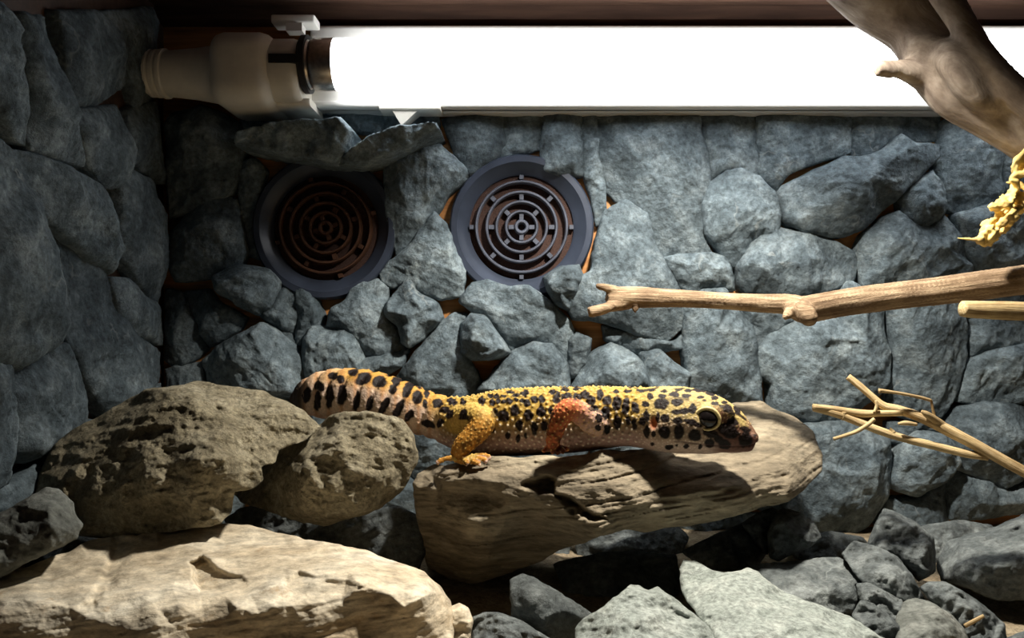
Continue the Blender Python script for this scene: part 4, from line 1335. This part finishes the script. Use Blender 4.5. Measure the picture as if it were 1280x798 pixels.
# legs
lc_h = mixc(np.repeat(c3(.42, .19, .03), n_v, 0), np.repeat(c3(.58, .40, .33), n_v, 0), smooth(.86, .97, lt))
lc_f = mixc(np.repeat(c3(.52, .34, .26), n_v, 0), np.repeat(RED, n_v, 0), smooth(.12, .35, lt))
lc_h = mixc(lc_h, np.repeat(c3(.52, .34, .085), n_v, 0), smooth(.36, .18, lt))
lc = np.where((lk == 1)[:, None], lc_h, lc_f)
lc = mixc(lc, lc * .38, smooth(.05, .4, fbm(co / .0026, 2, 55)) * smooth(.15, .35, lt))
col = mixc(col, lc, legm)
# bright bead tips
tip = smooth(.35, .9, tub)
tipc = np.where((legm > .5)[:, None], c3(.74, .50, .14), np.where((upc > .3)[:, None], c3(.64, .49, .19), c3(.80, .70, .54)))
col = mixc(col, tipc, tip * .8 * (1 - smooth(560, 530, pxs) * .6))
# dark spots, read off the photograph (crop pixels /3.99), x0 given per list
SPOTS_A = [(155,210,20,22,0),(225,160,22,17,0),(262,178,18,20,0),(325,142,22,16,0),(375,175,35,26,-25),(457,190,30,26,0),(540,182,18,26,10),(523,228,17,22,0),(597,228,18,36,22),(645,268,22,28,0),(692,250,12,18,0),(684,300,10,20,0),
 (95,255,18,34,10),(148,285,16,44,6),(208,265,17,50,4),(270,255,21,44,6),(342,285,13,44,8),(408,300,15,34,10),(480,310,16,42,28),(552,325,16,46,28),(605,360,15,30,40),(170,225,10,10,0),
 (745,297,22,20,0),(820,290,22,14,10),(873,292,12,16,0),(968,287,16,18,0),(780,328,24,14,-15),(805,352,15,22,30),(875,355,18,24,20),(905,372,16,12,0),(1010,260,14,10,0),(1040,265,12,9,0),(1075,262,12,8,0),(1140,258,13,9,-15),(1185,248,18,16,-30),(1110,242,16,8,0),
 (1020,295,13,14,0),(1050,287,10,12,0),(1078,290,12,11,0),(1105,287,12,13,0),(1140,282,9,8,0),(1168,284,11,10,0),(1192,296,15,16,0),(1232,278,15,16,-20),(1265,280,12,18,0),(1030,343,15,22,0),(1075,360,26,25,0),(1133,333,18,26,0),(1200,360,20,26,0),(1262,340,20,22,0),
 (1155,405,16,22,0),(1020,425,12,18,0),(1230,420,12,26,0),(1097,460,12,16,0),(900,250,14,8,0),(960,238,14,7,0),(700,400,30,16,20),(760,395,14,20,20),(800,235,16,8,0),(655,212,16,10,20)]
SPOTS_B = [(20,258,14,9,0),(68,248,18,14,-20),(50,285,10,9,0),(75,296,14,15,0),(115,278,13,14,0),(148,278,13,18,0),(200,240,18,10,-15),(228,256,12,16,0),(222,282,16,14,0),(272,266,24,16,-10),(330,266,22,17,0),(365,256,18,20,0),(15,335,18,24,0),(82,360,18,24,0),(145,338,18,24,0),(195,335,12,22,0),
 (35,405,18,20,0),(112,420,11,28,0),(162,410,14,22,0),(30,470,7,18,0),(70,460,7,14,0),(265,230,18,8,0),(325,226,18,8,0),(395,285,20,20,-20),(440,255,14,24,10),(405,322,22,12,-10),(475,283,20,20,0),(523,298,20,32,8),(568,308,16,38,8),(615,318,16,26,-20),(468,345,18,30,0),(432,370,16,18,0),
 (525,390,18,30,0),(475,425,14,20,0),(430,418,12,13,0),(520,240,16,8,0),(580,238,18,7,0),(640,236,18,7,0),(665,300,15,14,30),(690,262,14,12,20),(745,300,32,24,-10),(825,292,26,16,0),(750,262,16,9,0),(808,252,22,11,0),(672,360,13,26,0),(728,365,10,22,0),(765,372,18,20,0),(825,385,22,16,0),
 (760,440,24,26,0),(832,440,22,34,0),(910,458,26,26,0),(650,388,13,20,0),(610,400,11,22,0),(582,385,10,20,0),(672,440,12,28,0),(705,452,12,15,0),(858,336,58,13,-6),(902,325,18,22,0),(900,395,42,13,18),(985,495,22,18,0),(1060,500,26,22,0),(1030,478,16,16,0),(935,515,9,9,0),(870,512,13,11,0),(785,515,18,11,0),(700,498,10,7,0),(822,508,8,6,0),
 (870,260,22,9,0),(930,234,30,7,8),(990,248,22,8,15),(1010,270,14,8,0),(1012,298,18,9,10),(1075,325,20,20,0),(1122,330,13,24,-15),(1100,390,24,22,0),(1165,430,22,14,30),(1080,435,46,28,25),(1165,480,28,34,0),(940,268,16,7,0),(1060,292,12,8,0),(880,232,16,6,0),(700,232,16,6,0),(760,236,16,6,0),(990,445,36,22,20)]
spot = np.zeros(n_v)
Uj = U + fbm(co / .0016, 3, 61) * 1.9
Vj = Vv + fbm(co / .0016, 3, 71) * 1.9
for x0, y0, lst in ((360, 430, SPOTS_A), (640, 430, SPOTS_B)):
    for cx_, cy_, rx, ry, an in lst:
        rx, ry = rx * 1.28, ry * 1.26
        a_ = math.radians(an)
        dx, dy = Uj - (x0 + cx_ / 3.99), Vj - (y0 + cy_ / 3.99)
        # positive angle leans the top of the spot to the right
        p_ = dx * math.cos(a_) + dy * math.sin(a_); q_ = -dx * math.sin(a_) + dy * math.cos(a_)
        spot = np.maximum(spot, 1 - smooth(.82, 1.12, np.sqrt((p_ / (rx / 3.99)) ** 2 + (q_ / (ry / 3.99)) ** 2)))
leg_sp = smooth(.25, .42, fbm(co / .0045, 2, 91)) * .8
spot = spot * (1 - legm * .8 * smooth(.15, .35, lt)) + leg_sp * legm * (lk == 2)
crown_n = fbm(np.column_stack([co[:, 0] / .0042, co[:, 1] / .0022, co[:, 2] / .0022]), 2, 97) + .12 * smooth(790, 820, pxs)
crown = smooth(.30, .46, crown_n) * smooth(.55, .8, upc) * smooth(590, 620, pxs) * (1 - legm)
spot = np.maximum(spot, crown * .95)
spot = np.maximum(spot, smooth(384, 374, U) * .9)
col = mixc(col, np.repeat(BLK, n_v, 0) + c3(.010, .004, .003) * smooth(.1, .8, tub)[:, None], spot)
col = mixc(col, np.repeat(c3(.05, .02, .018), n_v, 0), np.clip(mouth, 0, 1) * .6)
nostril = np.exp(-(((U - 937.5) / 1.8) ** 2 + ((Vv - 547.5) / 1.4) ** 2))
col = mixc(col, np.repeat(c3(.01, .005, .005), n_v, 0), nostril)
at = gme.color_attributes.new('skin', 'FLOAT_COLOR', 'POINT')
at.data.foreach_set('color', np.column_stack([np.clip(col, 0, 1), np.ones(n_v)]).astype(np.float32).ravel())

SKIN, nt, N_, L_, B_ = nodes_of('gecko_skin')
an_ = mk(nt, 'ShaderNodeAttribute', attribute_name='skin')
tcn = mk(nt, 'ShaderNodeTexCoord')
nn = mk(nt, 'ShaderNodeTexNoise', i_Scale=900.0, i_Detail=4.0)
L_.new(tcn.outputs['Object'], nn.inputs['Vector'])
L_.new(mix(nt, 1.0, an_.outputs['Color'], ramp(nt, nn.outputs[0], [(.35, (.8, .8, .8)), (.65, (1.12, 1.12, 1.12))]), 'MULTIPLY'), B_.inputs['Base Color'])
B_.inputs['Roughness'].default_value = .62
B_.inputs['Specular IOR Level'].default_value = .2
B_.inputs['Subsurface Weight'].default_value = .06
B_.inputs['Subsurface Radius'].default_value = (.6, .3, .2)
B_.inputs['Subsurface Scale'].default_value = .0015
vo_ = mk(nt, 'ShaderNodeTexVoronoi', i_Scale=1400.0)
L_.new(tcn.outputs['Object'], vo_.inputs['Vector'])
bp_ = mk(nt, 'ShaderNodeBump', i_Strength=.35, i_Distance=.0003)
bp_.invert = True
L_.new(vo_.outputs['Distance'], bp_.inputs['Height']); L_.new(bp_.outputs[0], B_.inputs['Normal'])

finish(gme, co2, SKIN)
gme.name = 'body'
GK = empty('leopard_gecko', tuple(ray(690, 572, .318)), 'yellow leopard gecko with black spots and a fat ringed tail lying on the tan slab', 'gecko')
link('body', gme, GK)
EYE_M = plain('dark_eye', (.009, .007, .007), rough=.14, var=.3, nscale=700, spec=.35)
LID_M = plain('pale_eyelid', (.66, .53, .24), rough=.5, var=.2, nscale=900)
for c, dr in EYE:
    out = Vector(dr)
    m = MB(); v, f, _ = ellipsoid(Vector(c) + out * .0019, (np.array(out) * .0040, TT[ie] * .0041, UP[ie] * .0039), 32); m.add(v, f)
    eo = m.build('eye', EYE_M, GK, True)
    t3, u3 = Vector(TT[ie]), Vector(UP[ie])
    ringp = []
    for k in range(41):
        th = 2 * math.pi * k / 40
        bulge = 1 + .05 * math.cos(2 * th)
        p = Vector(c) + out * (.0044 - .0006 * abs(math.cos(th))) + t3 * (.00405 * bulge * math.cos(th)) + u3 * (.00385 * math.sin(th))
        ringp.append([*p, (.00060) + .00012 * math.sin(th)])
    v, f, _ = tube(ringp, 12, 2, 0)
    link('eyelid', new_mesh('eyelid', v, f, LID_M), eo)
